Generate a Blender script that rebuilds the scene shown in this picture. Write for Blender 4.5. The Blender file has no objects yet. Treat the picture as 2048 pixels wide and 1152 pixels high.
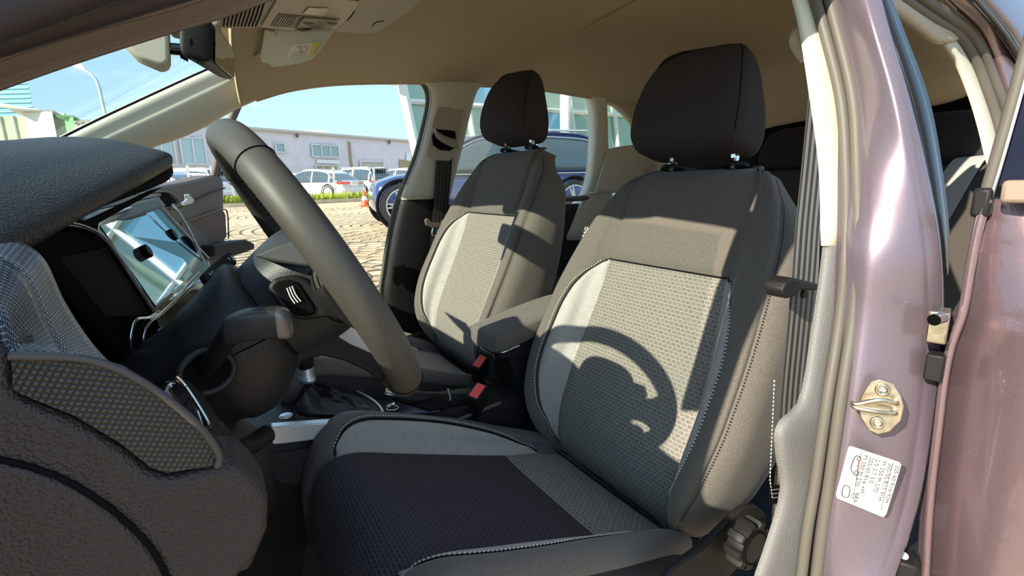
import bpy, bmesh, math, random
import numpy as np
from mathutils import Vector, Matrix
random.seed(3)
C0 = bpy.context.scene.collection
# ---------------------------------------------------------------- camera, sky, sun
F = 1020.0; CX, CY = 1024.0, 576.0
CAM = np.array([0.48, 1.01, 1.05])
def nz(v):
    v = np.array(v, float); return v/np.linalg.norm(v)
_n = nz([106, 4969, 1020]); _m = nz([-624, -196, 1020]); _m = nz(_m-_n*_m.dot(_n))
MC = np.stack([np.cross(-_m, -_n), -_m, -_n], 1)      # car axes -> camera axes (right, down, forward)
cam = bpy.data.objects.new('camera', bpy.data.cameras.new('camera')); C0.objects.link(cam)
_R = np.array([MC[0], -MC[1], -MC[2]]).T
cam.matrix_world = Matrix([list(_R[0])+[CAM[0]], list(_R[1])+[CAM[1]], list(_R[2])+[CAM[2]], [0, 0, 0, 1]])
cam.data.sensor_width = 36; cam.data.lens = F*36/2048; cam.data.clip_start = .01; cam.data.clip_end = 500
bpy.context.scene.camera = cam
sc = bpy.context.scene
sc.view_settings.view_transform = 'Standard'; sc.view_settings.look = 'None'
sc.view_settings.gamma = 1; sc.view_settings.use_curve_mapping = False
sc.view_settings.exposure = 0.56
SUN = (-0.859, -0.167, -0.485)
sl = bpy.data.lights.new('sun', 'SUN'); sl.energy = 6.4; sl.angle = .009; sl.color = (1, .93, .78)
so = bpy.data.objects.new('sun', sl); C0.objects.link(so)
so.rotation_euler = Vector(SUN).to_track_quat('-Z', 'Y').to_euler(); so.location = (10, 2, 8)
w = bpy.data.worlds.new('sky'); sc.world = w; w.use_nodes = True; nt = w.node_tree; nt.nodes.clear()
def N(t, ty, **k):
    n = t.nodes.new(ty)
    for a, v in k.items():
        if a in n.inputs.keys(): n.inputs[a].default_value = v
        else: setattr(n, a, v)
    return n
def ramp(t, stops, src):
    r = t.nodes.new('ShaderNodeValToRGB'); e = r.color_ramp.elements
    while len(e) < len(stops): e.new(.5)
    for q, (p, c) in zip(e, stops):
        q.position = p; q.color = (c[0], c[1], c[2], 1) if hasattr(c, '__len__') else (c, c, c, 1)
    t.links.new(src, r.inputs[0]); return r
tc = N(nt, 'ShaderNodeTexCoord'); sx = N(nt, 'ShaderNodeSeparateXYZ'); nt.links.new(tc.outputs['Generated'], sx.inputs[0])
rp = ramp(nt, [(0, (.42, .38, .32)), (.47, (.55, .49, .40)), (.5, (.54, .70, .86)), (.56, (.40, .61, .84)), (.66, (.30, .55, .82)), (.8, (.36, .54, .77)), (1, (.42, .56, .74))],
          N(nt, 'ShaderNodeMapRange', **{'From Min': -1.0, 'From Max': 1.0}).outputs[0])
nt.links.new(sx.outputs[2], rp.inputs[0].links[0].from_node.inputs[0])
cn = N(nt, 'ShaderNodeTexNoise', Scale=2.2, Detail=6.0, Roughness=.6)
mp = N(nt, 'ShaderNodeMapping'); mp.inputs['Scale'].default_value = (1, 1, 3.2)
nt.links.new(tc.outputs['Generated'], mp.inputs[0]); nt.links.new(mp.outputs[0], cn.inputs[0])
cr = ramp(nt, [(.55, 0.0), (.72, .8)], cn.outputs[0])
mx = N(nt, 'ShaderNodeMixRGB'); mx.inputs[2].default_value = (.95, .96, 1, 1)
nt.links.new(cr.outputs[0], mx.inputs[0]); nt.links.new(rp.outputs[0], mx.inputs[1])
bg = N(nt, 'ShaderNodeBackground', Strength=1.12); nt.links.new(mx.outputs[0], bg.inputs[0])
nt.links.new(bg.outputs[0], N(nt, 'ShaderNodeOutputWorld').inputs[0])
# ---------------------------------------------------------------- pixel rays onto real planes of the car
def ray(px, py): return MC.T@np.array([(px-CX)/F, (py-CY)/F, 1.])
def pY(px, py, Y): d = ray(px, py); return CAM+d*(Y-CAM[1])/d[1]
def pX(px, py, X): d = ray(px, py); return CAM+d*(X-CAM[0])/d[0]
def pZ(px, py, Z): d = ray(px, py); return CAM+d*(Z-CAM[2])/d[2]
def pD(px, py, D): return CAM+ray(px, py)*D
def pP(px, py, p0, n):
    d = ray(px, py); return CAM+d*((np.array(p0)-CAM)@np.array(n))/(d@np.array(n))
A = np.array
# ---------------------------------------------------------------- materials
MATS = {}
def mat(name, col, rough=.6, metal=0., bump=None, coat=0., var=None, spec=.5, emit=None, sheen=0.):
    if name in MATS: return MATS[name]
    m = bpy.data.materials.new(name); m.use_nodes = True; t = m.node_tree; b = t.nodes['Principled BSDF']
    b.inputs['Base Color'].default_value = (*col, 1); b.inputs['Roughness'].default_value = rough
    b.inputs['Metallic'].default_value = metal; b.inputs['Coat Weight'].default_value = coat; b.inputs['Coat Roughness'].default_value = .04
    b.inputs['Specular IOR Level'].default_value = spec
    if sheen: b.inputs['Sheen Weight'].default_value = sheen
    co = N(t, 'ShaderNodeTexCoord')
    if bump:
        kind, s, st, dist = bump
        n = N(t, 'ShaderNodeTexVoronoi', Scale=s) if kind == 'v' else N(t, 'ShaderNodeTexNoise', Scale=s, Detail=3.0)
        if kind == 'v': n.feature = 'SMOOTH_F1'
        t.links.new(co.outputs['Object'], n.inputs['Vector'])
        bp = N(t, 'ShaderNodeBump', Strength=st, Distance=dist)
        t.links.new(n.outputs[0], bp.inputs['Height']); t.links.new(bp.outputs[0], b.inputs['Normal'])
    if var:
        s, amt = var
        n = N(t, 'ShaderNodeTexNoise', Scale=s, Detail=4.0)
        t.links.new(co.outputs['Object'], n.inputs['Vector'])
        r = ramp(t, [(.3, [c*(1-amt) for c in col]), (.7, [min(1, c*(1+amt)) for c in col])], n.outputs[0])
        t.links.new(r.outputs[0], b.inputs['Base Color'])
    MATS[name] = m; return m
def uvmat(name, c1, c2, bw, bh, mort, rough=.9, st=.5, dist=.001, off=.5, metal=0., coat=0.):
    """woven / ribbed cloth on metric UVs: rows of little raised cells with lighter threads between"""
    if name in MATS: return MATS[name]
    m = bpy.data.materials.new(name); m.use_nodes = True; t = m.node_tree; b = t.nodes['Principled BSDF']
    b.inputs['Roughness'].default_value = rough; b.inputs['Metallic'].default_value = metal; b.inputs['Coat Weight'].default_value = coat
    uv = N(t, 'ShaderNodeUVMap')
    br = N(t, 'ShaderNodeTexBrick', offset=off); br.inputs['Scale'].default_value = 1
    br.inputs['Brick Width'].default_value = bw; br.inputs['Row Height'].default_value = bh
    br.inputs['Mortar Size'].default_value = mort; br.inputs['Mortar Smooth'].default_value = .6
    br.inputs['Color1'].default_value = (*c1, 1); br.inputs['Color2'].default_value = (*[x*.8 for x in c1], 1); br.inputs['Mortar'].default_value = (*c2, 1)
    t.links.new(uv.outputs[0], br.inputs[0]); t.links.new(br.outputs[0], b.inputs['Base Color'])
    bp = N(t, 'ShaderNodeBump', Strength=st, Distance=dist); bp.invert = True
    t.links.new(br.outputs['Fac'], bp.inputs['Height']); t.links.new(bp.outputs[0], b.inputs['Normal'])
    MATS[name] = m; return m
def glassmat(name, tint, refl=.08, alpha=.9):
    if name in MATS: return MATS[name]
    m = bpy.data.materials.new(name); m.use_nodes = True; t = m.node_tree; t.nodes.clear()
    tr = N(t, 'ShaderNodeBsdfTransparent'); tr.inputs[0].default_value = (*tint, 1)
    gl = N(t, 'ShaderNodeBsdfGlossy', Roughness=.02); mi = N(t, 'ShaderNodeMixShader')
    mi.inputs[0].default_value = refl
    t.links.new(tr.outputs[0], mi.inputs[1]); t.links.new(gl.outputs[0], mi.inputs[2])
    t.links.new(mi.outputs[0], N(t, 'ShaderNodeOutputMaterial').inputs[0]); MATS[name] = m; return m
LEATHER = mat('dash_leather', (.026, .024, .025), .5, bump=('v', 560, .9, .0012), spec=.33)
LEATHER2 = mat('dash_leather_brown', (.040, .031, .029), .5, bump=('v', 620, 1., .0012), spec=.35)
COWL = mat('cowl_plastic', (.021, .020, .021), .45, bump=('v', 700, .5, .0008), spec=.4)
WHEEL = mat('wheel_leather', (.068, .062, .052), .5, bump=('n', 900, .12, .0006), spec=.4)
WHEELD = mat('wheel_back', (.016, .012, .011), .5, bump=('n', 300, .4, .001))
BLACK = mat('black_plastic', (.014, .0125, .0125), .55, bump=('n', 600, .15, .0005), spec=.3)
BLACKF = mat('black_matt', (.007, .0065, .007), .85, spec=.05)
GLOSS = mat('gloss_black', (.008, .009, .012), .06, coat=.6)
CHROME = mat('chrome', (.85, .85, .85), .1, 1.)
SATIN = mat('satin_silver', (.70, .71, .72), .34, .65)
FAB = mat('charcoal_cloth', (.125, .108, .09), .95, bump=('n', 1500, .5, .0008), var=(700, .35), sheen=.15)
FABK = mat('black_cloth', (.030, .0235, .0225), .95, bump=('n', 1500, .5, .0008), var=(700, .3))
FABV = mat('vinyl_grey', (.11, .105, .10), .6, bump=('n', 700, .3, .0006))
WEAVE = uvmat('woven_cloth', (.20, .18, .15), (.30, .275, .24), .0112, .0072, .0018, st=1., dist=.0014)
WEAVED = uvmat('woven_cloth_black', (.028, .0235, .028), (.075, .068, .08), .0105, .0056, .0010, st=.7, dist=.0012)
RIB = uvmat('ribbed_grey_cloth', (.50, .47, .43), (.32, .30, .28), .010, .0022, .0006, st=.4, dist=.0005)
PIPE = mat('pale_thread', (.6, .58, .5), .8)
BEIGE = mat('headliner_cloth', (.46, .365, .245), .95, bump=('n', 900, .25, .0006))
CREAM = mat('cream_trim', (.62, .58, .46), .6, bump=('n', 900, .15, .0005))
TAUPE = mat('taupe_plastic', (.46, .39, .30), .55)
PAINT = mat('violet_grey_paint', (.20, .155, .185), .36, .5, coat=.55, var=(900, .12))
PAINTD = mat('violet_grey_paint_door', (.30, .205, .225), .30, .7, coat=1., var=(700, .12))  # same body paint, base lightened to stand in for sky reflection
RUBBER = mat('door_rubber', (.115, .10, .082), .55)
GREYP = mat('grey_sill_plastic', (.175, .165, .155), .6, bump=('v', 500, .5, .0009))
BROWN = mat('brown_trim', (.13, .095, .075), .55, bump=('n', 500, .3, .0006))
RED = mat('buckle_red', (.95, .13, .12), .35, emit=None)
WHITE = mat('label_white', (.85, .84, .78), .45)
INK = mat('ink', (.05, .045, .04), .7)
INKL = mat('pale_print', (.8, .8, .8), .6)
YELLOW = mat('label_yellow', (.75, .62, .08), .5)
STEEL = mat('zinc_steel', (.62, .55, .42), .3, 1., var=(60, .3))
SCREEN = mat('screen_glass', (.02, .025, .035), .04, coat=1., spec=1.)
DSCREEN = mat('dark_screen', (.013, .009, .009), .6, spec=.06)
GLASS = glassmat('car_glass', (.93, .97, .95))
# ---------------------------------------------------------------- object helpers
def wl(o):
    p = Vector((0, 0, 0))
    while o is not None: p = p+o.location; o = o.parent
    return p
def thing(name, label, cat, loc=(0, 0, 0), group=None, kind=None):
    o = bpy.data.objects.new(name, None); o.empty_display_size = .05; C0.objects.link(o); o.location = Vector([float(a) for a in loc])
    return tag(o, label, cat, group, kind)
def tag(o, label, cat=None, group=None, kind=None):
    if label: o['label'] = label
    if cat: o['category'] = cat
    if group: o['group'] = group
    if kind: o['kind'] = kind
    return o
def mk(name, V, Fc, m, parent=None, smooth=True, uv=None, label=None, kind=None, angle=None):
    me = bpy.data.meshes.new(name); off = wl(parent)
    me.from_pydata([tuple(float(c) for c in (Vector([float(a) for a in v])-off)) for v in V], [], [tuple(f) for f in Fc]); 
    if uv is not None:
        L = me.uv_layers.new(name='UVMap'); 
        for l in me.loops: L.data[l.index].uv = uv[l.vertex_index]
    bm = bmesh.new(); bm.from_mesh(me); bmesh.ops.recalc_face_normals(bm, faces=bm.faces); bm.to_mesh(me); bm.free()
    me.materials.append(m)
    if smooth:
        for p in me.polygons: p.use_smooth = True
        if angle: 
            me.set_sharp_from_angle(angle=math.radians(angle))
    o = bpy.data.objects.new(name, me); C0.objects.link(o); o.parent = parent
    if label: o['label'] = label
    if kind: o['kind'] = kind
    return o
def bev(o, w, seg=2, ang=30):
    b = o.modifiers.new('bevel', 'BEVEL'); b.width = w; b.segments = seg; b.limit_method = 'ANGLE'; b.angle_limit = math.radians(ang); return o
def solid(o, th, off=-1):
    s = o.modifiers.new('solid', 'SOLIDIFY'); s.thickness = th; s.offset = off; return o
def slab(name, pts, ext, m, parent=None, b=.002, seg=2, **k):
    n = len(pts); V = [A(p, float) for p in pts]+[A(p, float)+A(ext, float) for p in pts]
    Fc = [tuple(range(n)), tuple(range(2*n-1, n-1, -1))]+[(i, (i+1) % n, n+(i+1) % n, n+i) for i in range(n)]
    o = mk(name, V, Fc, m, parent, smooth=True, angle=35, **k)
    if b: bev(o, b, seg)
    return o
def box(name, c, s, m, parent=None, b=.002, rz=0, R=None, **k):
    if R is None: R = Matrix.Rotation(rz, 3, 'Z')
    V = [Vector(c)+R@Vector((sx*s[0]/2, sy*s[1]/2, sz*s[2]/2)) for sx in (-1, 1) for sy in (-1, 1) for sz in (-1, 1)]
    Fc = [(0, 1, 3, 2), (4, 6, 7, 5), (0, 4, 5, 1), (2, 3, 7, 6), (0, 2, 6, 4), (1, 5, 7, 3)]
    o = mk(name, V, Fc, m, parent, smooth=bool(b), angle=35, **k)
    if b: bev(o, b, 2)
    return o
def spl(P, n, closed=False):
    P = [A(p, float) for p in P]; 
    if len(P) < 3 and not closed: return [P[0]*(1-t)+P[1]*t for t in np.linspace(0, 1, n)]
    out = []; K = len(P); segs = K if closed else K-1
    for t in np.linspace(0, segs, n, endpoint=not closed):
        i = min(int(t), segs-1); f = t-i
        g = (lambda j: P[j % K]) if closed else (lambda j: P[j] if 0 <= j < K else (2*P[0]-P[1] if j < 0 else 2*P[-1]-P[-2]))
        a, b, c, d = g(i-1), g(i), g(i+1), g(i+2)
        out.append(.5*(2*b+(c-a)*f+(2*a-5*b+4*c-d)*f*f+(3*b-a-3*c+d)*f**3))
    return out
def itp(tab, x):
    xs = A([t[0] for t in tab], float); ys = A([t[1] for t in tab], float); n = len(xs)
    x = min(max(x, xs[0]), xs[-1]); s = np.diff(ys)/np.diff(xs); m = np.zeros(n); m[0] = s[0]; m[-1] = s[-1]
    for i in range(1, n-1): m[i] = 0 if s[i-1]*s[i] <= 0 else 2*s[i-1]*s[i]/(s[i-1]+s[i])
    i = min(max(int(np.searchsorted(xs, x))-1, 0), n-2); h = xs[i+1]-xs[i]; t = (x-xs[i])/h
    return (2*t**3-3*t*t+1)*ys[i]+(t**3-2*t*t+t)*h*m[i]+(-2*t**3+3*t*t)*ys[i+1]+(t**3-t*t)*h*m[i+1]
def grid(name, rows, m, parent=None, uv=None, th=0, cu=False, **k):
    nr, nc = len(rows), len(rows[0]); V = [p for r in rows for p in r]
    Fc = [(i*nc+j, i*nc+(j+1) % nc, (i+1)*nc+(j+1) % nc, (i+1)*nc+j) for i in range(nr-1) for j in range(nc if cu else nc-1)]
    o = mk(name, V, Fc, m, parent, uv=uv, **k)
    if th: solid(o, th, 0)
    return o
def sheet(name, ctrl, m, parent=None, nu=24, nv=24, th=.003, **k):
    """smooth surface through a net of control points, given real thickness"""
    R = [spl(r, nu) for r in ctrl]; cols = [spl([r[j] for r in R], nv) for j in range(nu)]
    rows = [[cols[j][i] for j in range(nu)] for i in range(nv)]
    return grid(name, rows, m, parent, th=th, **k)
def loft(name, rings, m, parent=None, nv=0, cap=True, n=None, **k):
    if n: rings = [spl(r, n, closed=True) for r in rings]
    nc = len(rings[0])
    if nv: cols = [spl([r[j] for r in rings], nv) for j in range(nc)]; rings = [[cols[j][i] for j in range(nc)] for i in range(nv)]
    nr = len(rings); V = [p for r in rings for p in r]
    Fc = [(i*nc+j, i*nc+(j+1) % nc, (i+1)*nc+(j+1) % nc, (i+1)*nc+j) for i in range(nr-1) for j in range(nc)]
    if cap: Fc += [tuple(range(nc)), tuple((nr-1)*nc+j for j in range(nc))]
    return mk(name, V, Fc, m, parent, angle=k.pop('angle', 50), **k)
def frames(P, up=None):
    T = [nz(P[min(i+1, len(P)-1)]-P[max(i-1, 0)]) for i in range(len(P))]
    u = A(up, float) if up is not None else (A([0, 0, 1.]) if abs(T[0][2]) < .9 else A([1., 0, 0])); out = []
    for t in T:
        if up is not None: u = A(up, float)
        s = nz(np.cross(t, u)); v = nz(np.cross(s, t)); out.append((s, v)); u = v
    return out
def tube(name, pts, r, m, parent=None, n=24, seg=10, closed=False, r2=None, up=None, cap=True, **k):
    P = spl(pts, n, closed) if n else [A(p, float) for p in pts]; rr = r if hasattr(r, '__len__') else [r]
    rad = [np.interp(i/(max(1, len(P)-1)), np.linspace(0, 1, len(rr)), rr) for i in range(len(P))]
    if closed:
        T = [nz(P[(i+1) % len(P)]-P[i-1]) for i in range(len(P))]; c = sum(P)/len(P); fr = []
        for p, t in zip(P, T): s = nz(p-c); s = nz(s-t*s.dot(t)); fr.append((s, np.cross(s, t)))
    else: fr = frames(P, up)
    rings = [[p+s*math.cos(a)*q+v*math.sin(a)*q*(r2/r if r2 and not hasattr(r, '__len__') else 1) for a in np.linspace(0, 2*math.pi, seg, endpoint=False)] for p, (s, v), q in zip(P, fr, rad)]
    if closed: rings.append(rings[0]); cap = False
    return loft(name, rings, m, parent, cap=cap, **k)
def ribbon(name, pts, wv, th, m, parent=None, n=20, **k):
    """flat strap: centre line, half-width vectors, thickness"""
    P = spl(pts, n); W = spl(wv, n) if len(wv) > 1 else [A(wv[0], float)]*n; rings = []
    for i, (p, w_) in enumerate(zip(P, W)):
        t = nz(P[min(i+1, n-1)]-P[max(i-1, 0)]); nn = nz(np.cross(t, w_))*th/2
        rings.append([p-w_-nn, p+w_-nn, p+w_+nn, p-w_+nn])
    L = np.linalg.norm(A(P[0])-A(P[-1])); uv = []
    for i in range(n):
        ww = np.linalg.norm(W[i]); uv += [(0, L*i/n), (2*ww, L*i/n), (2*ww, L*i/n), (0, L*i/n)]
    V = [p for r in rings for p in r]
    Fc = [(i*4+j, i*4+(j+1) % 4, (i+1)*4+(j+1) % 4, (i+1)*4+j) for i in range(n-1) for j in range(4)]+[(0, 1, 2, 3), tuple((n-1)*4+j for j in range(4))]
    return mk(name, V, Fc, m, parent, uv=uv, angle=40, **k)
def disc(name, c, ax, r, th, m, parent=None, seg=32, b=.001, **k):
    ax = nz(ax); u = nz(np.cross(ax, [0, 0, 1.]) if abs(ax[2]) < .9 else np.cross(ax, [1., 0, 0])); v = np.cross(ax, u)
    return slab(name, [A(c)+u*math.cos(a)*r+v*math.sin(a)*r for a in np.linspace(0, 2*math.pi, seg, endpoint=False)], ax*th, m, parent, b=b, **k)
def ringtube(name, c, ax, r, tr, m, parent=None, seg=32, ry=None, **k):
    ax = nz(ax); u = nz(np.cross(ax, [0, 0, 1.]) if abs(ax[2]) < .9 else np.cross(ax, [1., 0, 0])); v = np.cross(ax, u); ry = ry or r
    return tube(name, [A(c)+u*math.cos(a)*r+v*math.sin(a)*ry for a in np.linspace(0, 2*math.pi, 12, endpoint=False)], tr, m, parent, n=seg, seg=8, closed=True, **k)
def stitches(name, P, d, r, m, parent, seglen=.006, gap=.5, **k):
    """a line of thread stitches along a polyline, joined as one part"""
    L = [0]; 
    for a, b in zip(P[:-1], P[1:]): L.append(L[-1]+np.linalg.norm(A(b)-A(a)))
    at = lambda s: A([np.interp(s, L, [p[q] for p in P]) for q in range(3)])
    V = []; Fc = []; s = 0
    while s+seglen*gap < L[-1]:
        a, b = at(s), at(s+seglen*gap); t = nz(b-a); u = nz(np.cross(t, d)); v = np.cross(u, t); o = len(V)
        for p in (a, b):
            for q in ((-1, -1), (1, -1), (1, 1), (-1, 1)): V.append(p+u*q[0]*r+v*q[1]*r)
        Fc += [(o, o+1, o+2, o+3), (o+4, o+7, o+6, o+5)]+[(o+j, o+(j+1) % 4, o+4+(j+1) % 4, o+4+j) for j in range(4)]; s += seglen
    return mk(name, V, Fc, m, parent, smooth=False, kind='stuff', **k)
def text(name, s, o, xv, yv, size, m, parent, ext=.0002):
    cu = bpy.data.curves.new(name, 'FONT'); cu.body = s; cu.size = size; cu.extrude = ext; cu.materials.append(m)
    ob = bpy.data.objects.new(name, cu); C0.objects.link(ob); ob.parent = parent
    x = nz(xv); z = nz(np.cross(x, nz(yv))); y = np.cross(z, x); p = A(o)-A(wl(parent))
    me = bpy.data.meshes.new_from_object(ob); me.name = name; nm = ob.name; bpy.data.objects.remove(ob); bpy.data.curves.remove(cu)
    ob = bpy.data.objects.new(nm, me); C0.objects.link(ob); ob.parent = parent
    ob.matrix_local = Matrix([[x[0], y[0], z[0], p[0]], [x[1], y[1], z[1], p[1]], [x[2], y[2], z[2], p[2]], [0, 0, 0, 1]]); return ob
def copytree(o, loc=None, parent=None, skip=()):
    c = o.copy(); C0.objects.link(c); c.parent = parent
    if loc is not None: c.location = Vector([float(a) for a in loc])
    for ch in list(o.children):
        if not any(ch.name.startswith(s) for s in skip): copytree(ch, None, c, skip)
    return c

def trimat(name, c1, c2, s, rough=.25, metal=0., st=.8):
    """little pyramids in a slanted lattice (metric UVs)"""
    if name in MATS: return MATS[name]
    m = bpy.data.materials.new(name); m.use_nodes = True; t = m.node_tree; b = t.nodes['Principled BSDF']
    b.inputs['Roughness'].default_value = rough; b.inputs['Metallic'].default_value = metal
    uv = N(t, 'ShaderNodeTexCoord'); sp = N(t, 'ShaderNodeSeparateXYZ'); t.links.new(uv.outputs['UV'], sp.inputs[0])
    def M(op, a, b_=None):
        n = t.nodes.new('ShaderNodeMath'); n.operation = op
        for k, v in enumerate((a, b_)):
            if v is None: continue
            if hasattr(v, 'links'): t.links.new(v, n.inputs[k])
            else: n.inputs[k].default_value = v
        return n.outputs[0]
    u = M('MULTIPLY', sp.outputs[0], 1/s); v = M('MULTIPLY', sp.outputs[1], 1.25/s)
    a = M('PINGPONG', M('ADD', u, v), .5); c = M('PINGPONG', M('SUBTRACT', u, v), .5)
    h = M('MINIMUM', a, c); r = ramp(t, [(.0, c2), (.18, c2), (.24, c1), (1, c1)], h)
    t.links.new(r.outputs[0], b.inputs['Base Color'])
    bp = N(t, 'ShaderNodeBump', Strength=st, Distance=.0015); t.links.new(h, bp.inputs['Height']); t.links.new(bp.outputs[0], b.inputs['Normal'])
    MATS[name] = m; return m
def stripemat(name, c1, c2, wd, rough=.6):
    if name in MATS: return MATS[name]
    m = bpy.data.materials.new(name); m.use_nodes = True; t = m.node_tree; b = t.nodes['Principled BSDF']; b.inputs['Roughness'].default_value = rough
    uv = N(t, 'ShaderNodeTexCoord'); sp = N(t, 'ShaderNodeSeparateXYZ'); t.links.new(uv.outputs['UV'], sp.inputs[0])
    n = t.nodes.new('ShaderNodeMath'); n.operation = 'PINGPONG'; t.links.new(sp.outputs[0], n.inputs[0]); n.inputs[1].default_value = wd
    k = t.nodes.new('ShaderNodeMath'); k.operation = 'MULTIPLY'; t.links.new(n.outputs[0], k.inputs[0]); k.inputs[1].default_value = 1/wd
    r = ramp(t, [(.45, c1), (.55, c2)], k.outputs[0]); t.links.new(r.outputs[0], b.inputs['Base Color'])
    nn = N(t, 'ShaderNodeTexNoise', Scale=1500.0); t.links.new(uv.outputs['Object'], nn.inputs[0])
    bp = N(t, 'ShaderNodeBump', Strength=.4, Distance=.0005); t.links.new(nn.outputs[0], bp.inputs['Height']); t.links.new(bp.outputs[0], b.inputs['Normal'])
    MATS[name] = m; return m
# ---------------------------------------------------------------- front seats
TILT = math.radians(19.5); NN = A([math.cos(TILT), 0, math.sin(TILT)]); UP = A([-math.sin(TILT), 0, math.cos(TILT)])
YC = 0.325; BB = A([-.117, YC, .47])
tW = [(0, .185), (.05, .222), (.12, .258), (.22, .275), (.32, .274), (.42, .264), (.50, .247), (.56, .222), (.60, .192), (.635, .158), (.648, .135), (.655, .09)]
tH = [(0, .02), (.08, .05), (.2, .058), (.32, .05), (.42, .036), (.52, .016), (.6, .0), (.655, 0)]
tC = [(0, .160), (.2, .163), (.44, .145), (.6, .145), (.655, .11)]
tF = [(0, -.03), (.05, 0), (.12, .012), (.3, .002), (.5, 0), (.59, -.002), (.62, -.012), (.645, -.035), (.655, -.055)]
tT = [(0, .10), (.3, .12), (.55, .10), (.62, .085), (.655, .062)]
tp = lambda d: min(1, max(0, (d-.54)/.11))**1.5
def bsec(d):
    W, H, c, f, T = (itp(t, d) for t in (tW, tH, tC, tF, tT))
    k = [(0, 0), (c, .002), (c+.33*(W-c), H*.72), (c+.68*(W-c), H), (W-.008, H-.022), (W, H-.055), (W-.006, -.07 if T > .075 else -T*.7), (W-.05, -T), (0, -T)]
    q_ = [1, 1, 1, 1, 1, 1-.10*tp(d), 1-.32*tp(d), 1-.45*tp(d), 1]; k = [(s*e, w_) for (s, w_), e in zip(k, q_)]
    return [(s, max(w_, -T)+f) if i < 6 else (s, w_ + (f if i < 6 else 0)) for i, (s, w_) in enumerate(k)]
def crv(k, i):
    i = min(max(i, 0), len(k)-1.0001); j = int(i); f = i-j; g = lambda q: A(k[min(max(q, 0), len(k)-1)]) if q >= 0 else A([-k[1][0], k[1][1]])
    a, b, c, d = g(j-1), g(j), g(j+1), g(j+2)
    return .5*(2*b+(c-a)*f+(2*a-5*b+4*c-d)*f*f+(3*b-a-3*c+d)*f**3)
def BS(i, d, out=0.):
    """point on the backrest skin: i runs from the centre (0) over the bolster (3) round to the back (8)"""
    sg = -1 if i < 0 else 1; i = abs(i); k = bsec(d); s, w_ = crv(k, i)
    if out:
        s2, w2 = crv(k, i+.05); s1, w1 = crv(k, max(0, i-.05)); t = nz([s2-s1, w2-w1, 0]) if abs(s2-s1)+abs(w2-w1) > 1e-9 else A([1, 0, 0])
        s -= t[1]*out; w_ += t[0]*out
    return BB+UP*d+NN*w_+A([0, sg*s, 0])
def patch(name, fn, L, R, v0, v1, nu, nv, m, parent, puff=.004, off=.0, ulen=None, **k):
    """a sewn panel between two seam curves on the skin fn(i, v, out), dipping at its seams"""
    rows = []; uv = []; ev = lambda t: min(1, min(t, 1-t)*9)
    for b in range(nv+1):
        tv = b/nv; v = v0+(v1-v0)*tv; l, r = L(v), R(v)
        row = []
        for a in range(nu+1):
            tu = a/nu; i = l+(r-l)*tu; e = min(min(1, min(tu, 1-tu)*nu/2.2), min(1, min(tv, 1-tv)*nv/2.2))
            p = fn(i, v, off-.0035+(puff+.0035)*(e**.5)); row.append(p); 
        rows.append(row)
    du = [[0] for _ in rows]
    for b, row in enumerate(rows):
        c = nu//2; xs = [0]
        for a in range(nu): xs.append(xs[-1]+np.linalg.norm(row[a+1]-row[a]))
        yy = 0 if b == 0 else yy+np.linalg.norm(row[c]-rows[b-1][c])
        uv += [(x-xs[c], yy) for x in xs]
    return grid(name, rows, m, parent, uv=uv, **k)
tO = [(.02, 1.0), (.05, 1.35), (.10, 2.0), (.18, 2.35), (.30, 2.4), (.36, 2.25), (.40, 1.85), (.425, 1.3), (.44, 1.0)]
iO = lambda d: 1.0 if d <= .02 or d >= .44 else itp(tO, d)
tx = [(-.15, .452), (-.08, .478), (.017, .503), (.13, .540), (.225, .572), (.30, .597), (.340, .597), (.368, .575), (.384, .53), (.386, .47), (.37, .40)]
def cus(u):   # u: path parameter 0..1 over the cushion from the bight to the front lip
    n = len(tx)-1; t = min(max(u, 0), .99999)*n; j = int(t); f = t-j; g = lambda q: A(tx[q]) if 0 <= q <= n else (2*A(tx[0])-A(tx[1]) if q < 0 else 2*A(tx[-1])-A(tx[-2]))
    a, b, c, d = g(j-1), g(j), g(j+1), g(j+2)
    return .5*(2*b+(c-a)*f+(2*a-5*b+4*c-d)*f*f+(3*b-a-3*c+d)*f**3)
tcW = [(0, .205), (.15, .225), (.3, .25), (.5, .262), (.65, .255), (.78, .235), (.9, .215), (1, .2)]
tcH = [(0, .012), (.12, .03), (.3, .046), (.5, .042), (.6, .02), (.7, .004), (1, 0)]
def CS(i, u, out=0.):
    sg = -1 if i < 0 else 1; i = abs(i); x, z = cus(u); x2, z2 = cus(min(1, u+.02)); x1, z1 = cus(max(0, u-.02)); t = nz([x2-x1, 0, z2-z1]); nn = A([-t[2], 0, t[0]])
    W, H = itp(tcW, u), itp(tcH, u); c = .158 if u < .55 else .158+(u-.55)*.02
    D = .17 if u < .6 else .17-(u-.6)*.4
    k = [(0, -.004), (c, 0), (c+.35*(W-c), H*.75), (c+.72*(W-c), H), (W-.004, H-.02), (W+.004, H-.055), (W, -.12), (W-.01, -D)]
    s, w_ = crv(k, i)
    if out:
        s2, w2 = crv(k, i+.05); s1, w1 = crv(k, max(0, i-.05)); q = nz([s2-s1, w2-w1, 0]); s -= q[1]*out; w_ += q[0]*out
    return A([x, YC+sg*s, z])+nn*w_
tcO = [(.10, 1.0), (.14, 1.5), (.22, 2.2), (.35, 2.5), (.45, 2.4), (.53, 1.9), (.59, 1.0)]
cO = lambda u: 1.0 if u <= .10 or u >= .59 else itp(tcO, u)
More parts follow.
